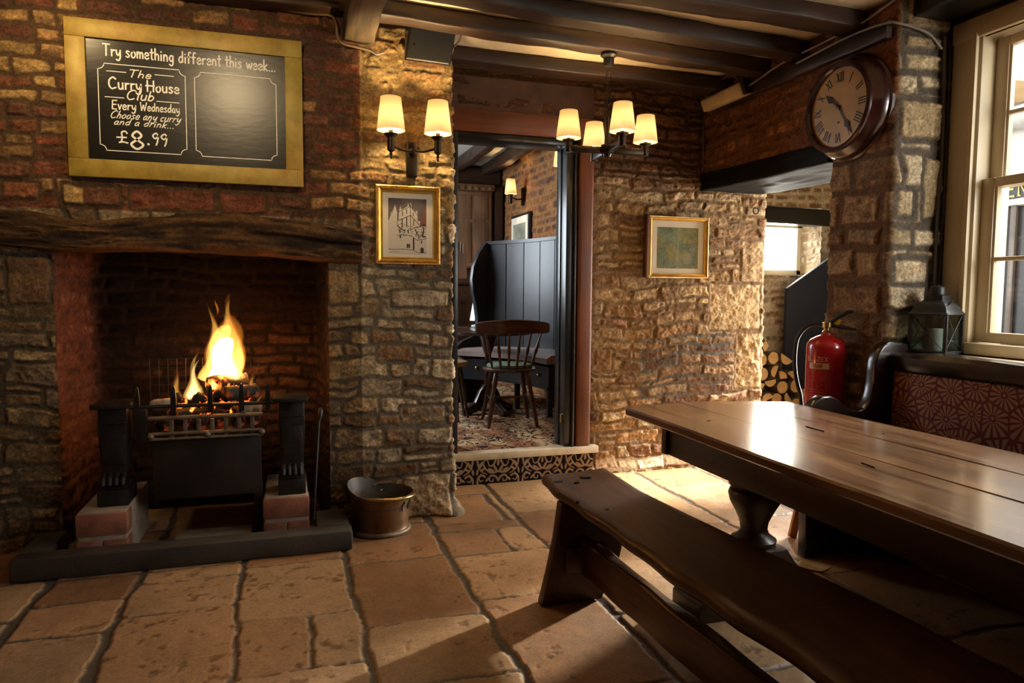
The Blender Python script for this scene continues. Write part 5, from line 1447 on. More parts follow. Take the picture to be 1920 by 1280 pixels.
# soften the sawn end
r0 = [(p[0] + (1.17 - p[0]) * 0.015, p[1] + .006, .431 + (p[2] - .431) * .72) for p in rings[0]]
part('seat', MB().rings([r0] + rings), M_BENCH, bn, smooth=0.8)
mb = MB()
for (a, b, w, d, an) in ((1.055, 2.705, .030, .011, .3), (1.19, 2.735, .026, .012, -.4), (1.12, 2.67, .014, .006, .2), (1.09, 2.30, .016, .006, .5), (1.02, 2.42, .006, .005, 0), (1.20, 1.55, .014, .005, .2)):
    pts = [(a + w * math.cos(q) * math.cos(an) - d * math.sin(q) * math.sin(an), b + w * math.cos(q) * math.sin(an) + d * math.sin(q) * math.cos(an)) for q in np.linspace(0, 2 * PI, 11)[:-1]]
    z = .4588
    mk_ = MB(); mk_.rings([[(p[0], p[1], z - .012) for p in pts], [(p[0], p[1], z) for p in pts]])
    part('knot', mk_, mat('bench_knot', (0.006, 0.003, 0.002), 0.6, bump=0.5), bn)
for (yy, sgn) in ((2.545, 1), (.62, -1)):
    mb = MB(); mb.prism([(.925, 0.0), (.955, .12), (.985, .26), (1.005, .412), (1.305, .412), (1.285, .26), (1.255, .12), (1.185, 0.0)] if sgn > 0 else [(.93, 0), (1.0, .412), (1.35, .412), (1.4, 0)], lambda a, b, d: (a, d, b), yy - .0 if sgn > 0 else yy, yy + .055, bev=.007)
    part('leg', mb, M_BENCH, bn)
mb = MB(); mb.rings([[(1.088 + q + (2.60 - y) * .033, y, z) for q, z in ((.008, .115), (0, .123), (0, .250), (.004, .259), (.012, .263), (.044, .261), (.052, .255), (.054, .245), (.054, .123), (.046, .115))] for y in np.linspace(2.60, .60, 40)])
mb.v = [(x + .003 * math.sin(y * 19), y, z + (.004 * math.sin(y * 13 + x * 90) if z > .2 else 0)) for x, y, z in mb.v]
part('stretcher', mb, M_STRETCH, bn)
part('leg_cleat', MB().box(1.02, 1.20, 2.525, 2.546, .13, .235, bev=.003), M_BENCH, bn)

# ------------------------------------------------------------ settle along the window wall
st = thing('settle', 'black oak settle with a red and cream flower upholstered back under the window', 'settle', (2.6, 1.5, 0.0))
prof = [(2.288, 0.0), (2.282, .30), (2.276, .52), (2.274, .64), (2.287, .715), (2.315, .752), (2.355, .770), (2.40, .772), (2.44, .758), (2.475, .730), (2.52, .704), (2.565, .695), (2.60, .705), (2.625, .735), (2.640, .780), (2.648, .83), (2.650, .88), (2.655, .93), (2.672, .975), (2.700, 1.008), (2.735, 1.022), (2.80, 1.020), (2.850, 1.012), (2.856, .96), (2.858, .5), (2.858, 0.0)]
mb = MB(); mb.prism(prof, lambda a, b, d: (a, d, b), 2.665, 2.725, bev=.012, seg=3)
part('end_panel', mb, M_SETTLEX, st, smooth=0.5)
m, nt, b_ = nodes_of('red_flower_upholstery')
tc = N(nt, 'ShaderNodeTexCoord'); sp = N(nt, 'ShaderNodeSeparateXYZ'); nt.links.new(tc.outputs['Object'], sp.inputs[0])
cx = N(nt, 'ShaderNodeCombineXYZ'); nt.links.new(sp.outputs['Y'], cx.inputs['X']); nt.links.new(sp.outputs['Z'], cx.inputs['Y'])
vo = N(nt, 'ShaderNodeTexVoronoi', voronoi_dimensions='2D', feature='F1', Scale=8.6, Randomness=0.55)
nt.links.new(cx.outputs[0], vo.inputs['Vector'])
sc_ = N(nt, 'ShaderNodeVectorMath', operation='SCALE'); sc_.inputs['Scale'].default_value = 1.0
nt.links.new(cx.outputs[0], sc_.inputs[0])
sb = N(nt, 'ShaderNodeVectorMath', operation='SUBTRACT'); nt.links.new(sc_.outputs[0], sb.inputs[0]); nt.links.new(vo.outputs['Position'], sb.inputs[1])
s2 = N(nt, 'ShaderNodeSeparateXYZ'); nt.links.new(sb.outputs[0], s2.inputs[0])
at2 = N(nt, 'ShaderNodeMath', operation='ARCTAN2'); nt.links.new(s2.outputs['Y'], at2.inputs[0]); nt.links.new(s2.outputs['X'], at2.inputs[1])
mu = N(nt, 'ShaderNodeMath', operation='MULTIPLY'); mu.inputs[1].default_value = 14.0; nt.links.new(at2.outputs[0], mu.inputs[0])
cs = N(nt, 'ShaderNodeMath', operation='COSINE'); nt.links.new(mu.outputs[0], cs.inputs[0])
g1 = N(nt, 'ShaderNodeMath', operation='GREATER_THAN'); g1.inputs[1].default_value = -0.22; nt.links.new(cs.outputs[0], g1.inputs[0])
d1_ = N(nt, 'ShaderNodeMath', operation='GREATER_THAN'); d1_.inputs[1].default_value = 0.13; nt.links.new(vo.outputs['Distance'], d1_.inputs[0])
ve = N(nt, 'ShaderNodeTexVoronoi', voronoi_dimensions='2D', feature='DISTANCE_TO_EDGE', Scale=8.6, Randomness=0.55); nt.links.new(cx.outputs[0], ve.inputs['Vector'])
d2_ = N(nt, 'ShaderNodeMath', operation='GREATER_THAN'); d2_.inputs[1].default_value = 0.045; nt.links.new(ve.outputs['Distance'], d2_.inputs[0])
dc = N(nt, 'ShaderNodeMath', operation='LESS_THAN'); dc.inputs[1].default_value = 0.06; nt.links.new(vo.outputs['Distance'], dc.inputs[0])
m1 = N(nt, 'ShaderNodeMath', operation='MULTIPLY'); nt.links.new(g1.outputs[0], m1.inputs[0]); nt.links.new(d1_.outputs[0], m1.inputs[1])
m2 = N(nt, 'ShaderNodeMath', operation='MULTIPLY'); nt.links.new(m1.outputs[0], m2.inputs[0]); nt.links.new(d2_.outputs[0], m2.inputs[1])
ad = N(nt, 'ShaderNodeMath', operation='MAXIMUM'); nt.links.new(m2.outputs[0], ad.inputs[0]); nt.links.new(dc.outputs[0], ad.inputs[1])
mx = N(nt, 'ShaderNodeMix', data_type='RGBA'); mx.inputs[6].default_value = (0.115, 0.009, 0.008, 1); mx.inputs[7].default_value = (0.25, 0.13, 0.058, 1)
nt.links.new(ad.outputs[0], mx.inputs[0]); nt.links.new(mx.outputs[2], b_.inputs['Base Color']); b_.inputs['Roughness'].default_value = 0.9
M_FLOWER = m
mb = MB(); mb.box(2.735, 2.80, .30, 2.655, .47, .892, bev=.025, seg=3); cu = part('upholstered_back', mb, M_FLOWER, st, label='red back panel covered in cream flowers')
mb = MB()
for k in range(95):
    mb.sphere((2.737, 2.645 - k * .0235, .888), .0042, 6)
o = part('stud_trim', mb, M_BRONZE, cu); o['kind'] = 'stuff'
n = 60; rings = []
for k in range(n + 1):
    y = 2.664 - (2.664 - .30) * k / n
    w = .006 * float(vnoise([y * 6], [3.3])[0]); h = .008 * float(vnoise([y * 5], [8.8])[0])
    rings.append([(2.738 + w, y, .886), (2.728 + w, y, .900), (2.726 + w, y, .955), (2.742 + w, y, .974 + h), (2.80, y, .980 + h), (2.842, y, .974 + h), (2.857, y, .955), (2.857, y, .890)])
part('top_rail', MB().rings(rings), M_SETTLE, st)
part('back_board', MB().box(2.802, 2.856, .30, 2.663, .02, .886, bev=.003), M_SETTLE, st)
part('seat', MB().box(2.30, 2.80, .30, 2.660, .425, .465, bev=.010), M_SETTLE, st)
mb = MB(); mb.prism([(2.26, 0), (2.30, .44), (2.858, .44), (2.858, 0)], lambda a, b, d: (a, d, b), .30, .355, bev=.008)
part('end_panel', mb, M_SETTLEX, st)

# floor odds and ends
single('paper_scrap', (lambda q: q.rings([[(2.165, 2.610, .003), (2.20, 2.640, .006), (2.25, 2.650, .004)], [(2.175, 2.580, .016), (2.21, 2.600, .024), (2.26, 2.615, .012)], [(2.20, 2.540, .012), (2.24, 2.550, .016), (2.31, 2.575, .006)], [(2.25, 2.520, .003), (2.28, 2.525, .005), (2.335, 2.550, .003)]]) or q)(MB()), mat('brown_paper', (0.42, 0.29, 0.17), 0.9, var=0.2), 'crumpled scrap of pale brown paper on the floor by the settle foot', 'paper', smooth=0.3)
single('stool_leg_board', MB().obox((2.455, 2.93, .13), (.045, .018, .26), Matrix.Rotation(math.radians(9), 3, 'Y') @ Matrix.Rotation(math.radians(4), 3, 'X'), .003), mat('yellow_board', (0.50, 0.22, 0.03), 0.45, var=0.1), 'narrow orange-yellow board standing on the floor between table leg and settle end', 'board')

# ------------------------------------------------------------ fire extinguisher on the pier
ex = thing('fire_extinguisher', 'red fire extinguisher with black hose mounted on the stone pier', 'fire extinguisher', (2.665, 3.01, .46))
ec = (2.665, 3.01)
M_RED = mat('extinguisher_red', (0.36, 0.008, 0.010), 0.22, var=0.06, coat=0.5)
M_RUBBER = mat('black_rubber', (0.012, 0.012, 0.013), 0.45, var=0.2)
part('cylinder', MB().lathe([(.070, .460), (.092, .466), (.097, .475), (.097, .968), (.093, .990), (.078, 1.010), (.052, 1.025), (.030, 1.034), (.026, 1.045)], (*ec, 0), 40), M_RED, ex)
part('valve', MB().lathe([(.020, 1.045), (.022, 1.052), (.016, 1.058), (.016, 1.072), (.024, 1.075), (.024, 1.10), (.014, 1.104)], (*ec, 0), 20), M_BRASS, ex)
dv = Vector((0.60, -0.80, 0)).normalized()
def epos(f, z):
    return (ec[0] + dv.x * f, ec[1] + dv.y * f, z)
mb = MB()
mb.tube([epos(-.025, 1.085), epos(.02, 1.10), epos(.06, 1.135), epos(.10, 1.158), epos(.125, 1.160)], [.011, .013, .012, .010, .006], 8)
part('carry_lever', mb, M_RUBBER, ex)
part('lower_lever', MB().tube([epos(.015, 1.085), epos(.08, 1.078), epos(.14, 1.066)], [.011, .010, .006], 8), M_RUBBER, ex)
part('safety_tag', MB().obox(epos(.048, 1.105), (.034, .010, .036), Matrix.Rotation(math.radians(-53), 3, 'Z') @ Matrix.Rotation(.5, 3, 'Y'), .006), mat('yellow_tag', (0.62, 0.40, 0.03), 0.5, var=0.05), ex)
hp = [epos(-.02, 1.085), epos(-.06, 1.09), epos(-.105, 1.07), epos(-.145, 1.01), epos(-.155, .92), epos(-.150, .83), epos(-.135, .76), epos(-.118, .70), epos(-.110, .62)]
part('hose', MB().tube([tuple(p) for p in smooth_line(hp, 5)], .0105, 10), M_RUBBER, ex)
part('wall_bracket', MB().obox((2.735, 3.01, .93), (.06, .05, .05), None, .004), M_IRON, ex)
def cyl(u, v, d):
    th = u / .0972
    a0 = math.atan2(-ec[1], -ec[0])
    return (ec[0] + (.0972 + d) * math.cos(a0 + th), ec[1] + (.0972 + d) * math.sin(a0 + th), v)
M_LABEL = mat('label_cream', (0.52, 0.38, 0.20), 0.5, var=0.05); M_LABRED = mat('label_red_print', (0.30, 0.012, 0.012), 0.5)
M_PALEPR = mat('label_pale_print', (0.55, 0.27, 0.18), 0.5, var=0.05)
def wrap_patch(u0, u1, v0, v1, d, n=12):
    mbx = MB(); rings = []
    for k in range(n + 1):
        u = u0 + (u1 - u0) * k / n
        rings.append([cyl(u, v0, 0.0002), cyl(u, v0, d), cyl(u, v1, d), cyl(u, v1, 0.0002)])
    return mbx.rings(rings)
part('label_band', wrap_patch(-.085, .018, .862, .893, .0008), M_LABEL, ex, label='cream band reading FOAM')
mb = MB()
for s in text_strokes('FOAM', -.062, -.012, .869, .018): ribbon(mb, s, .003, lambda u, v, d: cyl(u, v, d + .0009), .0005)
part('lettering', mb, M_LABRED, ex)
mb = MB()
for s in text_strokes('BLAZEX', -.098, .014, .902, .022): ribbon(mb, s, .0035, cyl, .0008)
part('lettering', mb, M_PALEPR, ex)
mb = MB()
for (u0, u1, v0, v1) in ((-.088, .008, .62, .80),):
    for a, b in (((u0, v0), (u1, v0)), ((u1, v0), (u1, v1)), ((u1, v1), (u0, v1)), ((u0, v1), (u0, v0))):
        ribbon(mb, [(a[0] + (b[0] - a[0]) * t, a[1] + (b[1] - a[1]) * t) for t in np.linspace(0, 1, 8)], .0014, cyl, .0006)
for k in range(9):
    v = .755 - k * .0135
    ribbon(mb, [(-.080 + t * (.078 + .008 * math.sin(k * 3)), v) for t in np.linspace(0, 1, 8)], .0022, cyl, .0006)
ribbon(mb, [(-.040, .775), (-.028, .768), (-.014, .784)], .003, cyl, .0006)
part('instruction_label', mb, mat('label_faint_print', (0.50, 0.10, 0.08), 0.5), ex)

# ------------------------------------------------------------ lantern on the window board
M_TIN = mat('black_tin', (0.030, 0.031, 0.033), 0.40, 0.4, var=0.2)
lc = (2.972, 2.630); lz = .962
single('window_board', MB().box(2.878, 3.128, 1.2, 2.74, .925, .960, bev=.006), M_CREAM, 'cream painted window board behind the settle', 'shelf')
ln = thing('lantern', 'black metal candle lantern with glass sides on the window board', 'lantern', (lc[0], lc[1], lz))
an = math.radians(17)
ln_M = Matrix.Translation((lc[0], lc[1], lz)) @ Matrix.Rotation(an, 4, 'Z')
def L():
    q = MB(); q.M = ln_M; return q
hw = .082
mb = L(); mb.box(-hw - .006, hw + .006, -hw - .006, hw + .006, 0, .018, bev=.004); part('base', mb, M_TIN, ln)
for sx_ in (-1, 1):
    for sy_ in (-1, 1):
        mb = L(); mb.box(sx_ * hw - .007, sx_ * hw + .007, sy_ * hw - .007, sy_ * hw + .007, .016, .192, bev=.002); part('corner_post', mb, M_TIN, ln)
for k in range(4):
    q = L(); q.M = ln_M @ Matrix.Rotation(k * PI / 2, 4, 'Z')
    q.tube([(-hw + .006, -hw, .022), (0, -hw, .105), (hw - .006, -hw, .188)], .002, 5); q.tube([(hw - .006, -hw - .001, .022), (0, -hw - .001, .105), (-hw + .006, -hw - .001, .188)], .002, 5)
    g = L(); g.M = q.M; g.box(-hw + .006, hw - .006, -hw + .003, -hw + .005, .018, .190)
    pn = part('glass_pane', g, glass('lantern_glass_%d' % k if False else 'lantern_glass', (.82, .88, .86), 0.02, 0.10), ln)
    part('cross_wire', q, M_TIN, pn)
def sq(h, z, r=.3):
    out = []
    for (cx_, cy_, a0) in ((1, 1, 0), (-1, 1, 90), (-1, -1, 180), (1, -1, 270)):
        for j in range(3):
            a = math.radians(a0 + 45 * j); out.append((h * (cx_ * (1 - .12) + .12 * math.cos(a)), h * (cy_ * (1 - .12) + .12 * math.sin(a)), z))
    return out
mb = L(); mb.rings([sq(hw + .010, .190), sq(hw + .014, .194), sq(hw + .008, .200), sq(.083, .208), sq(.079, .220), sq(.072, .234), sq(.062, .247), sq(.050, .256), sq(.044, .262), sq(.043, .282), sq(.040, .284)]); part('roof', mb, M_TIN, ln)
mb = L(); mb.lathe([(.030, .284), (.034, .288), (.034, .312), (.030, .322), (.018, .330), (.002, .332)], n=24); part('chimney_cap', mb, M_TIN, ln)
mb = L(); mb.tube([(.058 * math.cos(a), -.060 + .03 * math.cos(a), .262 - .012 * math.sin(a)) for a in np.linspace(0, PI, 12)], .004, 6); part('ring_handle', mb, M_TIN, ln)
mb = L(); mb.lathe([(.030, .018), (.031, .020), (.031, .120), (.028, .124), (.002, .122)], n=20); part('candle', mb, mat('grey_wax', (0.45, 0.44, 0.42), 0.5, var=0.05), ln)

# ------------------------------------------------------------ wall clock
ck = thing('wall_clock', 'round mahogany station clock with Roman numerals on the right wall', 'clock', (2.79, 3.02, 1.96))
M_MAHOG = wood('polished_mahogany', (0.020, 0.004, 0.004), (0.060, 0.012, 0.010), 'Z', rough=0.22, bump=0.05, coat=0.5, grain=0.5)
Rk = Matrix(((0, 0, -1), (1, 0, 0), (0, -1, 0))).to_3x3()
ccn = Vector((2.79, 3.02, 2.205))
Rk = Matrix.Rotation(-PI / 2, 3, 'Y')        # local +Z -> world -X
part('case', MB().lathe([(.262, .0), (.268, .004), (.268, .020), (.262, .026), (.258, .030), (.256, .045), (.250, .060), (.240, .078), (.226, .094), (.224, .100), (.228, .106), (.226, .114), (.216, .118), (.204, .116), (.198, .106), (.198, .088), (.19, .086)], ccn, 72, Rk), M_MAHOG, ck, smooth=0.5)
def ckp(u, v, d):     # u to the viewer's right (towards -Y), v up
    return (ccn.x - .094 - d, ccn.y - u, ccn.z + v)
dial = part('dial', MB().lathe([(.001, .0935), (.2, .0935), (.2, .090)], ccn, 64, Rk), mat('aged_dial', (0.46, 0.275, 0.10), 0.45, var=0.10, scale=10), ck)
M_INK = mat('clock_black', (0.012, 0.010, 0.009), 0.4)
ROM = ['XII', 'I', 'II', 'III', 'IIII', 'V', 'VI', 'VII', 'VIII', 'IX', 'X', 'XI']
for h in range(12):
    a = h * PI / 6; mbx = MB(); t = ROM[h]
    widths = {'I': .013, 'V': .026, 'X': .026}; tot = sum(widths[c] for c in t); x = -tot / 2
    r0_, r1__ = .130, .176
    def rp(p, q):      # p across, q radial
        return (math.sin(a) * q + math.cos(a) * p, math.cos(a) * q - math.sin(a) * p)
    for c in t:
        w = widths[c]
        if c == 'I': segs = [((x + w / 2, r0_), (x + w / 2, r1__), .0055)]
        elif c == 'V': segs = [((x + .003, r1__), (x + w / 2, r0_), .0062), ((x + w - .003, r1__), (x + w / 2, r0_), .003)]
        else: segs = [((x + .003, r1__), (x + w - .003, r0_), .0062), ((x + w - .003, r1__), (x + .003, r0_), .003)]
        for s in segs: ribbon(mbx, [rp(*s[0]), rp(*s[1])], s[2], ckp, .0012)
        x += w
    part('numeral', mbx, M_INK, dial)
def hand(ang, length, tail, spade):
    mbx = MB(); a = math.radians(ang); f = lambda p, q: (math.sin(a) * q + math.cos(a) * p, math.cos(a) * q - math.sin(a) * p)
    ribbon(mbx, [f(0, -tail), f(0, length)], .005, lambda u, v, d: ckp(u, v, d + .004), .002)
    s = spade
    pts = [f(p * s, length * .62 + q * s) for p, q in ((0, -.02), (.012, .0), (.017, .014), (.010, .026), (.004, .045), (0, .06), (-.004, .045), (-.010, .026), (-.017, .014), (-.012, .0))]
    mbx.rings([[ckp(u, v, .004) for u, v in pts], [ckp(u, v, .0065) for u, v in pts]])
    return mbx
part('hour_hand', hand(311, .105, .03, 1.0), M_INK, ck); part('minute_hand', hand(147, .165, .045, .95), M_INK, ck)
mbx = MB(); mbx.lathe([(.012, .094), (.012, .103), (.004, .106)], ccn, 20, Rk); part('hand_boss', mbx, M_INK, ck)
mbx = MB(); p = ckp(.0, -.075, 0); mbx.lathe([(.005, .0935), (.005, .096), (.002, .097)], (ccn.x, ccn.y, ccn.z - .075), 14, Rk); part('winding_hole', mbx, M_INK, dial)
part('dial_glass', MB().lathe([(.001, .109), (.198, .106), (.198, .104)], ccn, 64, Rk), glass('clock_glass', (1, 1, 1), 0.0, 0.03), ck)

# ------------------------------------------------------------ lamps
m = D.materials.new('lamp_shade_parchment'); m.use_nodes = True; nt = m.node_tree; b_ = nt.nodes['Principled BSDF']; nt.nodes.remove(b_)
tl = N(nt, 'ShaderNodeBsdfTranslucent', Color=(0.86, 0.79, 0.66, 1)); df = N(nt, 'ShaderNodeBsdfDiffuse', Color=(0.70, 0.58, 0.38, 1)); mxs = N(nt, 'ShaderNodeMixShader', Fac=0.35)
nt.links.new(tl.outputs[0], mxs.inputs[1]); nt.links.new(df.outputs[0], mxs.inputs[2]); nt.links.new(mxs.outputs[0], nt.nodes['Material Output'].inputs['Surface'])
M_SHADE = m
M_BULB = glow('bulb_glow', (1.0, 0.72, 0.36), 30)
SHADE_W = 40.0
def shade_parts(root, c, rt, rb, h, energy, name='lamp'):
    """shade centred over c (its lower rim's centre); an open cone of parchment with a lit bulb inside"""
    mb = MB(); prof = [(rb, 0), (rb * .5 + rt * .5, h / 2), (rt, h), (rt - .0015, h), (rb * .5 + rt * .5 - .0015, h / 2), (rb - .0015, 0)]
    rings = [[(c[0] + r * math.cos(2 * PI * k / 36), c[1] + r * math.sin(2 * PI * k / 36), c[2] + z) for k in range(36)] for r, z in prof]
    mb.rings(rings, closed_ends=False, loop=True)
    s = part('lamp_shade', mb, M_SHADE, root, label='glowing cream shade')
    part('bulb', MB().lathe([(.008, .012), (.012, .03), (.021, .058), (.022, .072), (.014, .092), (.002, .098)], c, 14), M_BULB, s)
    add_light('bulb_light', 'POINT', (c[0], c[1], c[2] + h * .52), energy, WARM, 0.03)
sc = thing('wall_lamp', 'twin-armed bronze wall lamp with two lit shades on the pier', 'wall lamp', (0.612, 3.79, 1.88))
px_ = .612
mb = MB(); mb.prism([(px_ - .030, 1.85), (px_ - .030, 2.03), (px_ + .030, 2.03), (px_ + .030, 1.85)], lambda a, b, d: (a, d, b), 3.755, 3.79, bev=.008, seg=3); part('back_plate', mb, M_BRONZE, sc)
part('arm_boss', MB().lathe([(.022, 0), (.024, .006), (.016, .02), (.010, .05)], (px_, 3.755, 1.985), 18, Matrix.Rotation(PI / 2, 3, 'X')), M_BRONZE, sc)
for sx_ in (-.122, .122):
    cx_, cy_ = px_ + sx_, 3.675
    part('arm', MB().tube([tuple(p) for p in smooth_line([(px_, 3.715, 1.982), (px_ + sx_ * .4, 3.70, 1.976), (px_ + sx_ * .75, 3.685, 1.985), (cx_, cy_, 1.994)], 5)], .0065, 8), M_BRONZE, sc)
    part('candle_cup', MB().lathe([(.002, 1.922), (.006, 1.930), (.004, 1.940), (.009, 1.948), (.005, 1.956), (.013, 1.962), (.019, 1.968), (.019, 2.030), (.022, 2.034), (.035, 2.046), (.036, 2.050), (.012, 2.050), (.010, 2.068)], (cx_, cy_, 0), 20), M_BRONZE, sc)
    shade_parts(sc, (cx_, cy_, 2.066), .052, .072, .166, SHADE_W)

ch = thing('chandelier', 'small four-arm bronze chandelier with lit shades hanging from a ceiling joist', 'chandelier', (1.705, 3.70, 2.01))
hx, hy = 1.712, 3.70
part('ceiling_hook', MB().lathe([(.045, 2.582), (.047, 2.572), (.030, 2.560), (.030, 2.53), (.022, 2.515)], (hx, hy, 0), 22), M_IRON, ch)
links = MB()
def chain_link(c, w, h, ang):
    return [(c[0] + w * math.cos(t) * math.cos(ang), c[1] + w * math.cos(t) * math.sin(ang), c[2] + h * math.sin(t)) for t in np.linspace(0, 2 * PI, 15)[:-1]]
zz_ = 2.49
for k, (w, h) in enumerate(((.020, .036), (.010, .022), (.010, .022), (.010, .022), (.010, .022), (.022, .030))):
    part('chain_link', MB().tube(chain_link((hx, hy, zz_ - h * .9), w, h, k * PI / 2 + .5), .0028, 6, loop=True), M_BRONZE, ch)
    zz_ -= h * 1.75
part('stem', MB().lathe([(.012, 2.238), (.016, 2.234), (.017, 2.09), (.026, 2.08), (.026, 2.03), (.018, 2.014), (.006, 2.008)], (hx, hy, 0), 20), M_BRONZE, ch)
part('hub', MB().obox((hx, hy, 2.055), (.07, .07, .05), Matrix.Rotation(-.43, 3, 'Z'), .008), M_BRONZE, ch)
l_, r_ = Vector((.905, -.426, 0)), Vector((.426, .905, 0))
for (a, b, dz) in ((-.215, -.08, 0), (.215, .08, 0), (.08, -.215, 0), (-.08, .215, 0)):
    v = l_ * a + r_ * b; tip = (hx + v.x, hy + v.y)
    R_ = Matrix.Rotation(math.atan2(v.y, v.x), 3, 'Z')
    part('arm', MB().obox((hx + v.x * .53, hy + v.y * .53, 2.05), (.23, .026, .036), R_, .005), M_BRONZE, ch)
    part('candle_cup', MB().lathe([(.019, 2.03), (.020, 2.034), (.020, 2.085), (.034, 2.094), (.034, 2.099), (.012, 2.100), (.010, 2.108)], (*tip, 0), 20), M_BRONZE, ch)
    shade_parts(ch, (*tip, 2.106), .050, .070, .150, SHADE_W * .62)

# ------------------------------------------------------------ speaker, emergency light, cables
sk = thing('loudspeaker', 'black wedge loudspeaker mounted high on the pier', 'loudspeaker', (.70, 3.78, 2.44))
mb = MB(); mb.rings([[(.582, 3.795, 2.47), (.815, 3.795, 2.47), (.815, 3.795, 2.63), (.582, 3.795, 2.63)], [(.566, 3.71, 2.437), (.806, 3.71, 2.430), (.832, 3.69, 2.60), (.590, 3.69, 2.612)]])
part('cabinet', mb, M_BLACKPAINT, sk, smooth=0.3)
mb = MB(); mb.rings([[(.572, 3.708, 2.442), (.800, 3.708, 2.435), (.826, 3.688, 2.594), (.595, 3.688, 2.606)], [(.578, 3.702, 2.446), (.795, 3.702, 2.440), (.820, 3.682, 2.588), (.600, 3.682, 2.600)]])
part('grille', mb, mat('speaker_grille', (0.017, 0.016, 0.014), 0.5, 0.3, var=0.1, bump=0.4, bscale=400), sk, smooth=0.3)
part('badge', MB().obox((.614, 3.694, 2.515), (.010, .004, .018), None, .001), M_BRONZE, sk)

el = thing('emergency_light', 'cream bulkhead emergency light high on the right wall', 'light', (2.73, 4.06, 2.50))
Re = Matrix.Rotation(math.radians(-22), 3, 'Y')
part('housing', MB().obox((2.735, 4.065, 2.535), (.045, .46, .095), Re, .008), mat('old_white_plastic', (0.50, 0.42, 0.30), 0.5, var=0.08), el)
part('diffuser', MB().obox((2.700, 4.068, 2.522), (.05, .435, .082), Re, .016, 3), mat('yellowed_diffuser', (0.74, 0.60, 0.38), 0.35, var=0.15, scale=9), el)
part('end_cap', MB().obox((2.715, 3.835, 2.535), (.06, .03, .09), Re, .005), M_IRON, el)

def cable(pts, r, m_, label, name='cable'):
    single(name, MB().tube([tuple(p) for p in smooth_line(pts, 6)], r, 7), m_, label, 'cable')
M_CABLE = mat('painted_cable', (0.14, 0.085, 0.045), 0.5, var=0.3); M_CABLEG = mat('grey_cable', (0.20, 0.17, 0.14), 0.5, var=0.2); M_CABLED = mat('dark_cable', (0.035, 0.022, 0.014), 0.5, var=0.3)
cable([(-.9, 3.755, 2.645), (-.27, 3.752, 2.650), (-.05, 3.752, 2.634), (.10, 3.752, 2.628), (.195, 3.752, 2.632), (.225, 3.752, 2.60), (.232, 3.752, 2.53), (.26, 3.752, 2.500), (.32, 3.76, 2.493), (.395, 3.77, 2.487)], .0075, M_CABLE, 'painted cable sagging along the top of the fireplace wall to the tie beam')
cable([(.38, 3.77, 2.490), (.41, 3.755, 2.476), (.43, 3.75, 2.462), (.47, 3.75, 2.478)], .004, M_CABLEG, 'short pale cable end curling below the tie beam')
cable([(2.74, 4.30, 2.60), (2.70, 4.20, 2.635), (2.70, 4.0, 2.640), (2.715, 3.92, 2.60)], .006, M_CABLE, 'looped flex above the emergency light')
cable([(2.725, 3.83, 2.535), (2.72, 3.70, 2.55), (2.735, 3.52, 2.585), (2.735, 3.2, 2.592), (2.735, 2.93, 2.600), (2.735, 2.80, 2.625), (2.74, 2.72, 2.645)], .006, M_CABLEG, 'grey cable running up the wall plate from the emergency light')
cable([(2.732, 3.4, 2.545), (2.730, 3.0, 2.560), (2.730, 2.78, 2.545), (2.75, 2.725, 2.53), (2.86, 2.725, 2.520), (2.95, 2.725, 2.50), (3.03, 2.725, 2.44)], .006, M_CABLEG, 'grey cable crossing the pier above the pale stones')
cable([(3.045, 2.728, 2.50), (3.06, 2.725, 2.0), (3.05, 2.725, 1.6), (3.055, 2.725, 1.27)], .010, M_CABLED, 'dark conduit down the corner between pier and window casing')
cable([(3.085, 2.728, 2.45), (3.088, 2.725, 1.9), (3.085, 2.728, 1.3)], .006, M_CABLED, 'thin dark cable beside the window casing')
cable([(2.766, 4.385, 2.52), (2.766, 4.387, 2.2), (2.766, 4.386, 2.10)], .005, M_CABLE, 'thin cable down the wall corner at the lintel end')
cable([(.835, 3.78, 2.55), (.86, 3.75, 2.57), (.87, 3.72, 2.60)], .005, M_CABLED, 'short flex from the loudspeaker to the joist')
single('iron_ring', MB().tube([(3.185 + .022 * math.cos(t), 4.345, 1.84 + .022 * math.sin(t)) for t in np.linspace(0, 2 * PI, 17)[:-1]], .005, 6, loop=True), M_IRON, 'iron ring fixed under the lintel end on the stone wall', 'ring')
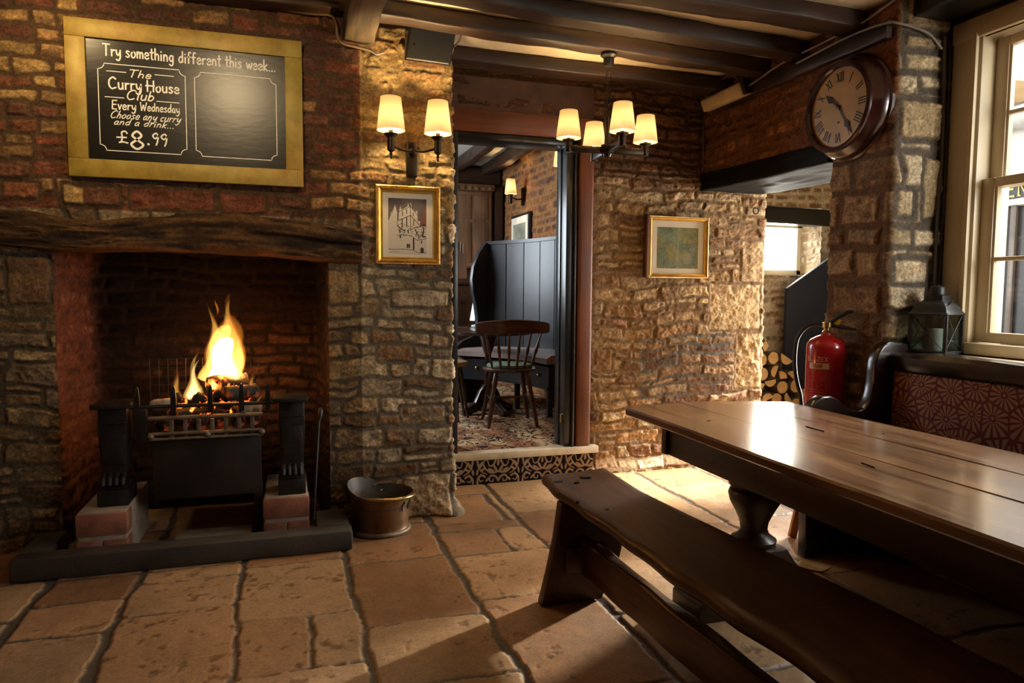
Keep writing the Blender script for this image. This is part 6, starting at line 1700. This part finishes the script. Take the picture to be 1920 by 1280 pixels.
# ------------------------------------------------------------ sash window and the yard outside
w1 = struct('window_1', MB().box(3.096, 3.135, 2.60, 2.722, .965, 2.535, bev=.006), M_CREAM)
def wpart(nm, *bx, bev=.004, m_=None):
    return struct(nm, MB().box(*bx, bev=bev), m_ or M_CREAM, w1)
wpart('casing', 3.096, 3.135, 1.20, 1.32, .965, 2.535)
wpart('head_casing', 3.090, 3.135, 1.20, 2.722, 2.415 + .045, 2.555)
wpart('casing_bead', 3.080, 3.10, 2.585, 2.612, .985, 2.48)
wpart('sill_casing', 3.085, 3.16, 1.20, 2.60, .965, 1.020)
wpart('jamb_lining', 3.11, 3.29, 2.575, 2.605, .985, 2.50); wpart('jamb_lining', 3.11, 3.29, 1.22, 1.26, .985, 2.50); wpart('head_lining', 3.11, 3.29, 1.25, 2.58, 2.46, 2.50)
def sash(x, z0, z1, muntin):
    y0, y1 = 1.262, 2.573; s = .062
    a = wpart('sash', x, x + .04, y1 - s, y1, z0, z1); 
    for bx in ((x, x + .04, y0, y0 + s, z0, z1), (x, x + .04, y0 + s, y1 - s, z0, z0 + .05), (x, x + .04, y0 + s, y1 - s, z1 - .045, z1), (x + .008, x + .032, y0 + s, y1 - s, muntin - .010, muntin + .010), (x + .008, x + .032, 1.91, 1.93, z0 + .05, z1 - .045)):
        wpart('sash_rail', *bx)
    for y in (y1 - s - .006, y0 + s + .006):
        wpart('glazing_bead', x + .006, x + .034, y - .006, y + .006, z0 + .05, z1 - .045, bev=.003)
    wpart('pane', x + .018, x + .022, y0 + s, y1 - s, z0 + .05, z1 - .045, bev=0, m_=M_GLASS)
sash(3.150, 1.022, 1.800, 1.418); sash(3.195, 1.755, 2.455, 2.100)
struct('window_sill', MB().box(3.13, 3.34, 1.2, 2.62, .945, .985), M_CREAM, w1)

w3 = struct('window_3', MB().box(3.10, 3.14, 0.84, 0.95, .965, 2.53, bev=.006), M_CREAM)
for bx in ((3.10, 3.14, -.45, -.34, .965, 2.53), (3.10, 3.14, -.45, .95, 2.45, 2.55), (3.09, 3.16, -.45, .95, .945, 1.0), (3.16, 3.20, -.34, .84, 1.70, 1.75), (3.16, 3.20, -.34, -.28, 1.0, 2.45), (3.16, 3.20, .78, .84, 1.0, 2.45), (3.165, 3.195, .24, .26, 1.0, 2.45)):
    struct('sash_rail', MB().box(*bx, bev=.004), M_CREAM, w3)
struct('pane', MB().box(3.178, 3.182, -.30, .80, 1.0, 2.45), M_GLASS, w3)
mb = MB(); mb.box(3.30, 14, -8, 14, -.12, -.03); struct('ground_yard', mb, mat('pale_paving', (0.42, 0.40, 0.37), 0.9, var=0.15, scale=3))
M_LIME = mat('yard_limewash', (0.74, 0.73, 0.70), 0.9, var=0.05, scale=3)
mb = MB(); mb.box(7.05, 7.25, 5.51, 9.5, -.03, 2.95); mb.box(7.05, 7.25, -2.0, 5.51, 2.42, 2.95); mb.box(7.05, 7.25, -2, 2.2, -.03, 2.45); struct('wall_yard', mb, M_LIME)
sh = thing('shopfront', 'dark shop front with gold letters seen through the sash window', 'shop front', (7.1, 3.8, 0.0))
M_SHOP = mat('shop_black', (0.020, 0.018, 0.020), 0.25, var=0.2)
part('fascia', MB().box(7.06, 7.12, 2.2, 5.525, 2.235, 2.42, bev=.004), M_SHOP, sh)
part('white_frame', MB().box(7.03, 7.12, 2.2, 5.53, 2.165, 2.225, bev=.004), M_LIME, sh)
part('doors', MB().box(7.08, 7.14, 2.2, 5.50, .05, 2.16, bev=.004), M_SHOP, sh)
for y in (5.40, 4.6): part('door_post', MB().box(7.05, 7.10, y - .03, y + .03, .05, 2.16, bev=.004), mat('shop_brown_post', (0.10, 0.075, 0.06), 0.4), sh)
mb = MB()
def efn(u, v, d): return (7.058 - d, u, v)
for (c, y) in (('E', 5.485), ('N', 5.37)):
    for s in GL[c][1]:
        ribbon(mb, [(y - p[0] * .155, 2.258 + p[1] * .14) for p in s], .020, efn, .004)
    for (p, q) in (((.02, 0), (.2, 0)), ((.02, 1), (.2, 1))) if c == 'N' else (((-.05, 0), (.1, 0)), ((-.05, 1), (.1, 1))):
        ribbon(mb, [(y - p[0] * .155, 2.258 + p[1] * .14), (y - q[0] * .155, 2.258 + q[1] * .14)], .008, efn, .004)
part('lettering', mb, mat('gold_letter', (0.55, 0.40, 0.12), 0.35, 0.6), sh, label='gold letters EN')
timber('yard_beam', (6.98, 9.0, 3.17), (6.98, -2.0, 3.17), .16, .32, mat('weathered_boards', (0.26, 0.19, 0.13), 0.8, var=0.3, scale=4, bump=0.4), 'weathered brown timber beam across the yard outside', seed=131)
timber('yard_log', (6.96, 9.0, 2.92), (6.96, -2.0, 2.90), .16, .17, mat('silvered_log', (0.36, 0.35, 0.33), 0.9, var=0.4, scale=6, bump=0.6), 'silver grey log rail under the yard beam outside', seed=137, rounded=.06)

# ------------------------------------------------------------ far room furniture
FZ = .2
def turned(p0, p1, radii, n=10):
    p0, p1 = Vector(p0), Vector(p1); k = len(radii)
    return MB().tube([p0.lerp(p1, i / (k - 1)) for i in range(k)], radii, n)
fc = thing('dining_chair', 'spindle-backed mahogany chair with a green seat pad seen through the doorway', 'chair', (1.63, 5.30, FZ))
def chp(x, y, z):
    a = math.radians(-8); return (1.63 + x * math.cos(a) - y * math.sin(a), 5.28 + x * math.sin(a) + y * math.cos(a), FZ + z)
mb = MB(); rings = []
for (r, z) in ((.185, .425), (.205, .432), (.207, .445), (.195, .455)):
    rings.append([chp(r * math.cos(t) * 1.02, .02 + r * math.sin(t), z) for t in np.linspace(0, 2 * PI, 33)[:-1]])
mb.rings(rings); part('seat', mb, M_CHAIR, fc)
mb = MB(); rings = []
for (r, z) in ((.175, .455), (.180, .462), (.175, .478), (.150, .486), (.05, .490)):
    rings.append([chp(r * math.cos(t), .02 + r * math.sin(t), z) for t in np.linspace(0, 2 * PI, 33)[:-1]])
mb.rings(rings); part('seat_pad', mb, mat('green_pad', (0.10, 0.16, 0.11), 0.8, var=0.3, scale=12), fc, label='green seat pad')
mb = MB(); rings = []; q = 20
for k in range(q + 1):
    t = k / q * 2 - 1
    x = .285 * t; y = -.245 + .10 * t * t; hz = .80 + .026 * (1 - t * t) + .012; lz_ = .728 + .006 * (1 - t * t)
    if abs(t) > .9: lz_ += .012; hz -= .006
    rings.append([chp(x, y - .012, lz_), chp(x, y + .012, lz_), chp(x, y + .010, hz - .004), chp(x, y, hz), chp(x, y - .012, hz - .004)])
mb.rings(rings); part('crest_rail', mb, M_CHAIR, fc)
for k in range(6):
    t = (k - 2.5) / 2.5
    part('spindle', turned(chp(.150 * t, -.145 + .05 * t * t, .45), chp(.215 * t, -.238 + .06 * t * t, .735), [.008, .0105, .012, .009, .015, .012, .009, .008, .007]), M_CHAIR, fc)
for (sx_, sy_) in ((-1, -1), (1, -1), (-1, 1), (1, 1)):
    part('leg', turned(chp(.120 * sx_, .02 + .125 * sy_, .432), chp(.190 * sx_, .02 + .20 * sy_, .001), [.014, .019, .021, .017, .020, .021, .016, .019, .015, .012]), M_CHAIR, fc)
for sx_ in (-1, 1): part('stretcher', turned(chp(.155 * sx_, -.12, .21), chp(.155 * sx_, .16, .21), [.008, .012, .008]), M_CHAIR, fc)
part('cross_stretcher', turned(chp(-.155, .02, .212), chp(.155, .02, .212), [.007, .011, .007]), M_CHAIR, fc)

M_DK = wood('far_table_wood', (0.012, 0.006, 0.004), (0.045, 0.018, 0.009), 'X', rough=0.25, bump=0.1, coat=0.3)
pt = thing('pedestal_table', 'dark round pedestal table behind the spindle-backed chair', 'table', (1.60, 5.82, FZ))
part('top', MB().lathe([(.30, .685), (.40, .690), (.415, .700), (.412, .712), (.39, .718)], (1.60, 5.82, FZ), 48), M_DK, pt)
part('pedestal', MB().lathe([(.055, .12), (.058, .16), (.032, .19), (.04, .23), (.030, .26), (.042, .31), (.028, .35), (.034, .42), (.026, .50), (.05, .57), (.065, .63), (.09, .685)], (1.60, 5.82, FZ), 24), M_DK, pt)
for k in range(4):
    a = k * PI / 2 + .35; d = Vector((math.cos(a), math.sin(a), 0))
    c = Vector((1.60, 5.82, FZ)); mb = MB()
    mb.prism([(.03, .25), (.09, .20), (.14, .10), (.24, .05), (.26, .045), (.26, .0), (.20, .0), (.10, .03), (.03, .10)], lambda p, z, w: tuple(c + d * p + Vector((-d.y, d.x, 0)) * w + Vector((0, 0, z + .001))), -.022, .022, bev=.004)
    part('foot', mb, M_DK, pt)

so = thing('stool', 'round stool with a tan padded seat just inside the doorway', 'stool', (1.215, 5.60, FZ))
part('seat', MB().lathe([(.10, .44), (.145, .445), (.152, .458), (.145, .478), (.10, .490), (.01, .492)], (1.215, 5.60, FZ), 32), mat('tan_leather', (0.36, 0.22, 0.08), 0.5, var=0.15), so)
for k in range(4):
    a = k * PI / 2 + .2
    part('leg', turned((1.215 + .09 * math.cos(a), 5.60 + .09 * math.sin(a), FZ + .445), (1.215 + .165 * math.cos(a), 5.60 + .165 * math.sin(a), FZ + .001), [.014, .018, .016, .018, .013, .011]), M_DK, so)

# curved high-backed settle
cs_ = thing('curved_settle', 'black high-backed curved settle with padded seat and drawers in the far room', 'settle', (1.95, 6.1, FZ))
M_SBLACK = mat('black_settle_paint', (0.014, 0.014, 0.016), 0.33, var=0.3, scale=5, bump=0.08)
def arc(t, off):      # t 0 at the wing by the window, 1 towards the stone wall side
    a = Vector((1.80, 6.60)); b = Vector((2.36, 5.62)); d = (b - a); nrm = Vector((-d.y, d.x)).normalized() * -1
    bow = 0.13 * (1 - (2 * t - 1) ** 2)
    p = a + d * t - nrm * bow * -1 * -1
    return (p.x + nrm.x * off, p.y + nrm.y * off)
nseg = 6
for k in range(nseg):
    t0, t1 = k / nseg + .004, (k + 1) / nseg - .004
    mb = MB(); rings = []
    for t in np.linspace(t0, t1, 5):
        a, b = arc(t, 0.0), arc(t, -.03)
        rings.append([(a[0], a[1], FZ + .30), (b[0], b[1], FZ + .30), (b[0], b[1], FZ + 1.50 + .03 * t), (a[0], a[1], FZ + 1.50 + .03 * t)])
    mb.rings(rings); part('back_board', mb, M_SBLACK, cs_)
mb = MB(); rings = []
for t in np.linspace(0, 1, 24):
    a, b = arc(t, .02), arc(t, -.045)
    rings.append([(a[0], a[1], FZ + 1.50 + .03 * t), (b[0], b[1], FZ + 1.50 + .03 * t), (b[0], b[1], FZ + 1.53 + .03 * t), (a[0], a[1], FZ + 1.53 + .03 * t)])
mb.rings(rings); part('top_rail', mb, M_SBLACK, cs_)
a0 = Vector(arc(0, 0)); d0 = (Vector(arc(0, .4)) - a0).normalized(); e0 = Vector((d0.y, -d0.x))
mb = MB(); mb.prism([(-.03, .0), (-.03, 1.52), (.03, 1.515), (.12, 1.42), (.195, 1.28), (.215, 1.16), (.20, 1.04), (.165, .92), (.14, .80), (.14, .70), (.20, .62), (.34, .58), (.40, .54), (.41, .0)], lambda p, z, w: (a0.x + d0.x * p + e0.x * w, a0.y + d0.y * p + e0.y * w, FZ + z + .001), -.02, .025, bev=.006)
part('wing_panel', mb, M_SBLACK, cs_)
def band(name, z0, z1, o0, o1, m_, bul=0.0, lab=None):
    mb = MB(); rings = []
    for t in np.linspace(.02, 1, 30):
        a, b = arc(t, o0), arc(t, o1); mid = arc(t, (o0 * .15 + o1 * .85))
        rings.append([(a[0], a[1], FZ + z0), (b[0], b[1], FZ + z0 + bul * .4), (b[0], b[1], FZ + z1 - bul * .5), (mid[0], mid[1], FZ + z1), (a[0], a[1], FZ + z1)])
    mb.rings(rings); o = part(name, mb, m_, cs_)
    if lab: o['label'] = lab
band('seat_cushion', .43, .52, .0, .43, mat('mauve_leather', (0.27, 0.19, 0.17), 0.38, var=0.15), .05, 'padded leather seat')
band('drawer_front', .26, .425, .06, .40, M_SBLACK)
band('drawer_moulding', .235, .262, .05, .415, M_SBLACK)
for t in (.18, .36, .42, .60, .66, .86):
    p = arc(t, .412); part('drawer_knob', MB().sphere((p[0], p[1], FZ + .345), .015, 10), M_BRASS, cs_)
for t in (.04, .55, .97):
    p = arc(t, .36); part('leg', MB().box(p[0] - .022, p[0] + .022, p[1] - .022, p[1] + .022, FZ + .001, FZ + .24, bev=.004), M_SBLACK, cs_)

fl = thing('dining_chair', 'dark chair back half hidden behind the pedestal table, beside the white table lamp', 'chair', (1.26, 6.14, FZ))
def f2(x, y, z): return (1.26 + x, 6.14 + y, FZ + z)
mb = MB(); rings = []
for k in range(13):
    t = k / 12 * 2 - 1
    rings.append([f2(.17 * t, .19 - .05 * t * t, .70), f2(.17 * t, .21 - .05 * t * t, .70), f2(.17 * t, .21 - .05 * t * t, .80 - .03 * t * t), f2(.17 * t, .19 - .05 * t * t, .80 - .03 * t * t)])
mb.rings(rings); part('crest_rail', mb, M_DK, fl)
part('seat', MB().lathe([(.17, .43), (.19, .44), (.18, .455)], f2(0, 0, 0), 24), M_DK, fl)
for x in (-.12, -.04, .04, .12): part('spindle', turned(f2(x * .9, .15, .45), f2(x, .195, .705), [.008, .011, .008]), M_DK, fl)
for (a, b) in ((-1, -1), (1, -1), (-1, 1), (1, 1)): part('leg', turned(f2(.11 * a, .11 * b, .435), f2(.16 * a, .16 * b, .001), [.015, .018, .012]), M_DK, fl)

dr = thing('sideboard', 'low dark panelled sideboard along the far room wall below the cupboard', 'sideboard', (1.85, 8.02, FZ))
part('carcass', MB().box(1.1, 2.34, 7.86, 8.20, FZ + .001, FZ + 1.12, bev=.006), M_DK, dr); part('top_board', MB().box(1.08, 2.36, 7.83, 8.21, FZ + 1.122, FZ + 1.15, bev=.006), M_DK, dr)
for k in range(4): part('door_panel', MB().box(1.14 + k * .3, 1.40 + k * .3, 7.845, 7.862, FZ + .08, FZ + 1.02, bev=.006), M_DK, dr)

cw = wood('cupboard_oak', (0.085, 0.042, 0.020), (0.23, 0.12, 0.058), 'Z', rough=0.5, bump=0.15)
cp = thing('wall_cupboard', 'brown panelled wall cupboard with a dentil cornice in the far room', 'cupboard', (1.75, 8.05, 1.51))
part('carcass', MB().box(1.30, 2.225, 7.93, 8.215, 1.515, 2.40, bev=.004), cw, cp)
part('cornice', MB().box(1.28, 2.245, 7.89, 8.215, 2.40, 2.475, bev=.012), cw, cp)
mb = MB()
for k in range(12): part('dentil', MB().box(1.30 + k * .079, 1.335 + k * .079, 7.878, 7.892, 2.405, 2.44, bev=.002), cw, cp)
for (x0, x1) in ((1.32, 1.745), (1.755, 2.205)):
    dd_ = part('door', MB().box(x0, x1, 7.912, 7.93, 1.535, 2.385, bev=.004), cw, cp)
    for (a, b) in ((x0 + .04, (x0 + x1) / 2 - .015), ((x0 + x1) / 2 + .015, x1 - .04)):
        for (c, e) in ((1.58, 2.04), (2.075, 2.345)):
            part('panel', MB().box(a, b, 7.902, 7.913, c, e, bev=.006), cw, dd_)
single('dark_post', MB().box(2.255, 2.36, 7.95, 8.21, FZ + 1.153, 2.47, bev=.01), M_OAKY, 'dark post between the wall cupboard and the stone wall of the far room', 'post')

tl_ = thing('table_lamp', 'small white cone table lamp beside the curved settle wing', 'lamp', (1.80, 6.95, FZ))
single('lamp_table', (lambda q: (q.lathe([(.15, .66), (.2, .665), (.2, .69)], (1.80, 6.98, FZ), 30), q.lathe([(.12, .001), (.12, .02), (.03, .05), (.03, .66)], (1.80, 6.98, FZ), 20), q)[-1])(MB()), M_DK, 'small dark side table under the white table lamp', 'table')
part('lamp_base', MB().lathe([(.06, .692), (.062, .70), (.015, .712), (.012, .76)], (1.80, 6.98, FZ), 24), mat('white_lamp', (0.7, 0.72, 0.74), 0.4), tl_)
part('lamp_shade', MB().lathe([(.075, .75), (.030, 1.02), (.028, 1.02), (.073, .75)], (1.80, 6.98, FZ), 28, caps=False), mat('white_lamp_shade', (0.8, 0.82, 0.85), 0.6), tl_)

def far_sconce(y, z, label):
    root = thing('wall_lamp', label, 'wall lamp', (2.38, y, z - .1))
    part('back_plate', MB().box(2.36, 2.385, y - .035, y + .03, z - .10, z + .09, bev=.008), M_BRONZE, root)
    part('arm', MB().tube([(2.36, y, z - .03), (2.30, y - .02, z - .04), (2.22, y - .05, z - .02)], .008, 8), M_BRONZE, root)
    part('candle_cup', MB().lathe([(.014, z - .09), (.02, z - .07), (.02, z - .005), (.03, z + .005)], (2.22, y - .05, 0), 16), M_BRONZE, root)
    shade_parts(root, (2.22, y - .05, z + .012), .046, .064, .155, 26)
far_sconce(7.25, 2.27, 'lit wall lamp on the far room stone wall above the framed print')
far_sconce(5.79, 2.32, 'lit wall lamp on the far room stone wall cut off by the door jamb')
root = thing('framed_picture', 'black framed pale print on the far room stone wall', 'picture', (2.37, 7.27, 1.75))
part('frame', MB().box(2.352, 2.385, 6.97, 7.60, 1.66, 2.085, bev=.006), M_SBLACK, root)
part('mount', MB().box(2.346, 2.353, 7.0, 7.57, 1.69, 2.055), M_WHITEPRINT, root)
part('print', MB().box(2.342, 2.3465, 7.08, 7.49, 1.75, 1.98), mat('grey_green_print', (0.22, 0.23, 0.17), 0.7, var=0.4, scale=9), root)

rk = thing('leaflet_rack', 'brown slatted leaflet rack just inside the left of the doorway', 'rack', (1.07, 4.70, 1.33))
M_RACK = mat('rack_brown', (0.20, 0.115, 0.085), 0.6, var=0.15)
part('back_plate', MB().box(1.022, 1.032, 4.64, 4.90, 1.33, 1.62, bev=.002), M_RACK, rk)
part('front_board', MB().box(1.118, 1.130, 4.66, 4.88, 1.335, 1.485, bev=.003), M_RACK, rk)
part('side_board', MB().prism([(1.032, 1.335), (1.032, 1.56), (1.085, 1.51), (1.118, 1.50), (1.118, 1.335)], lambda a, b, d: (a, d, b), 4.645, 4.657, bev=.002), M_RACK, rk)
part('bottom_board', MB().box(1.032, 1.118, 4.658, 4.88, 1.335, 1.347), M_RACK, rk)
for k, (x, h) in enumerate(((1.045, 1.70), (1.062, 1.60), (1.082, 1.585), (1.10, 1.57))):
    single('leaflet', MB().box(x, x + .007, 4.668, 4.80, 1.349, h), mat('leaflet_paper', (0.60, 0.58, 0.50), 0.7, var=0.1), ['tallest pale leaflet at the back of the leaflet rack', 'pale leaflet standing second from the back of the rack', 'pale leaflet standing third from the back of the rack', 'pale leaflet at the front of the leaflet rack'][k], 'leaflet', group='leaflets in the rack')
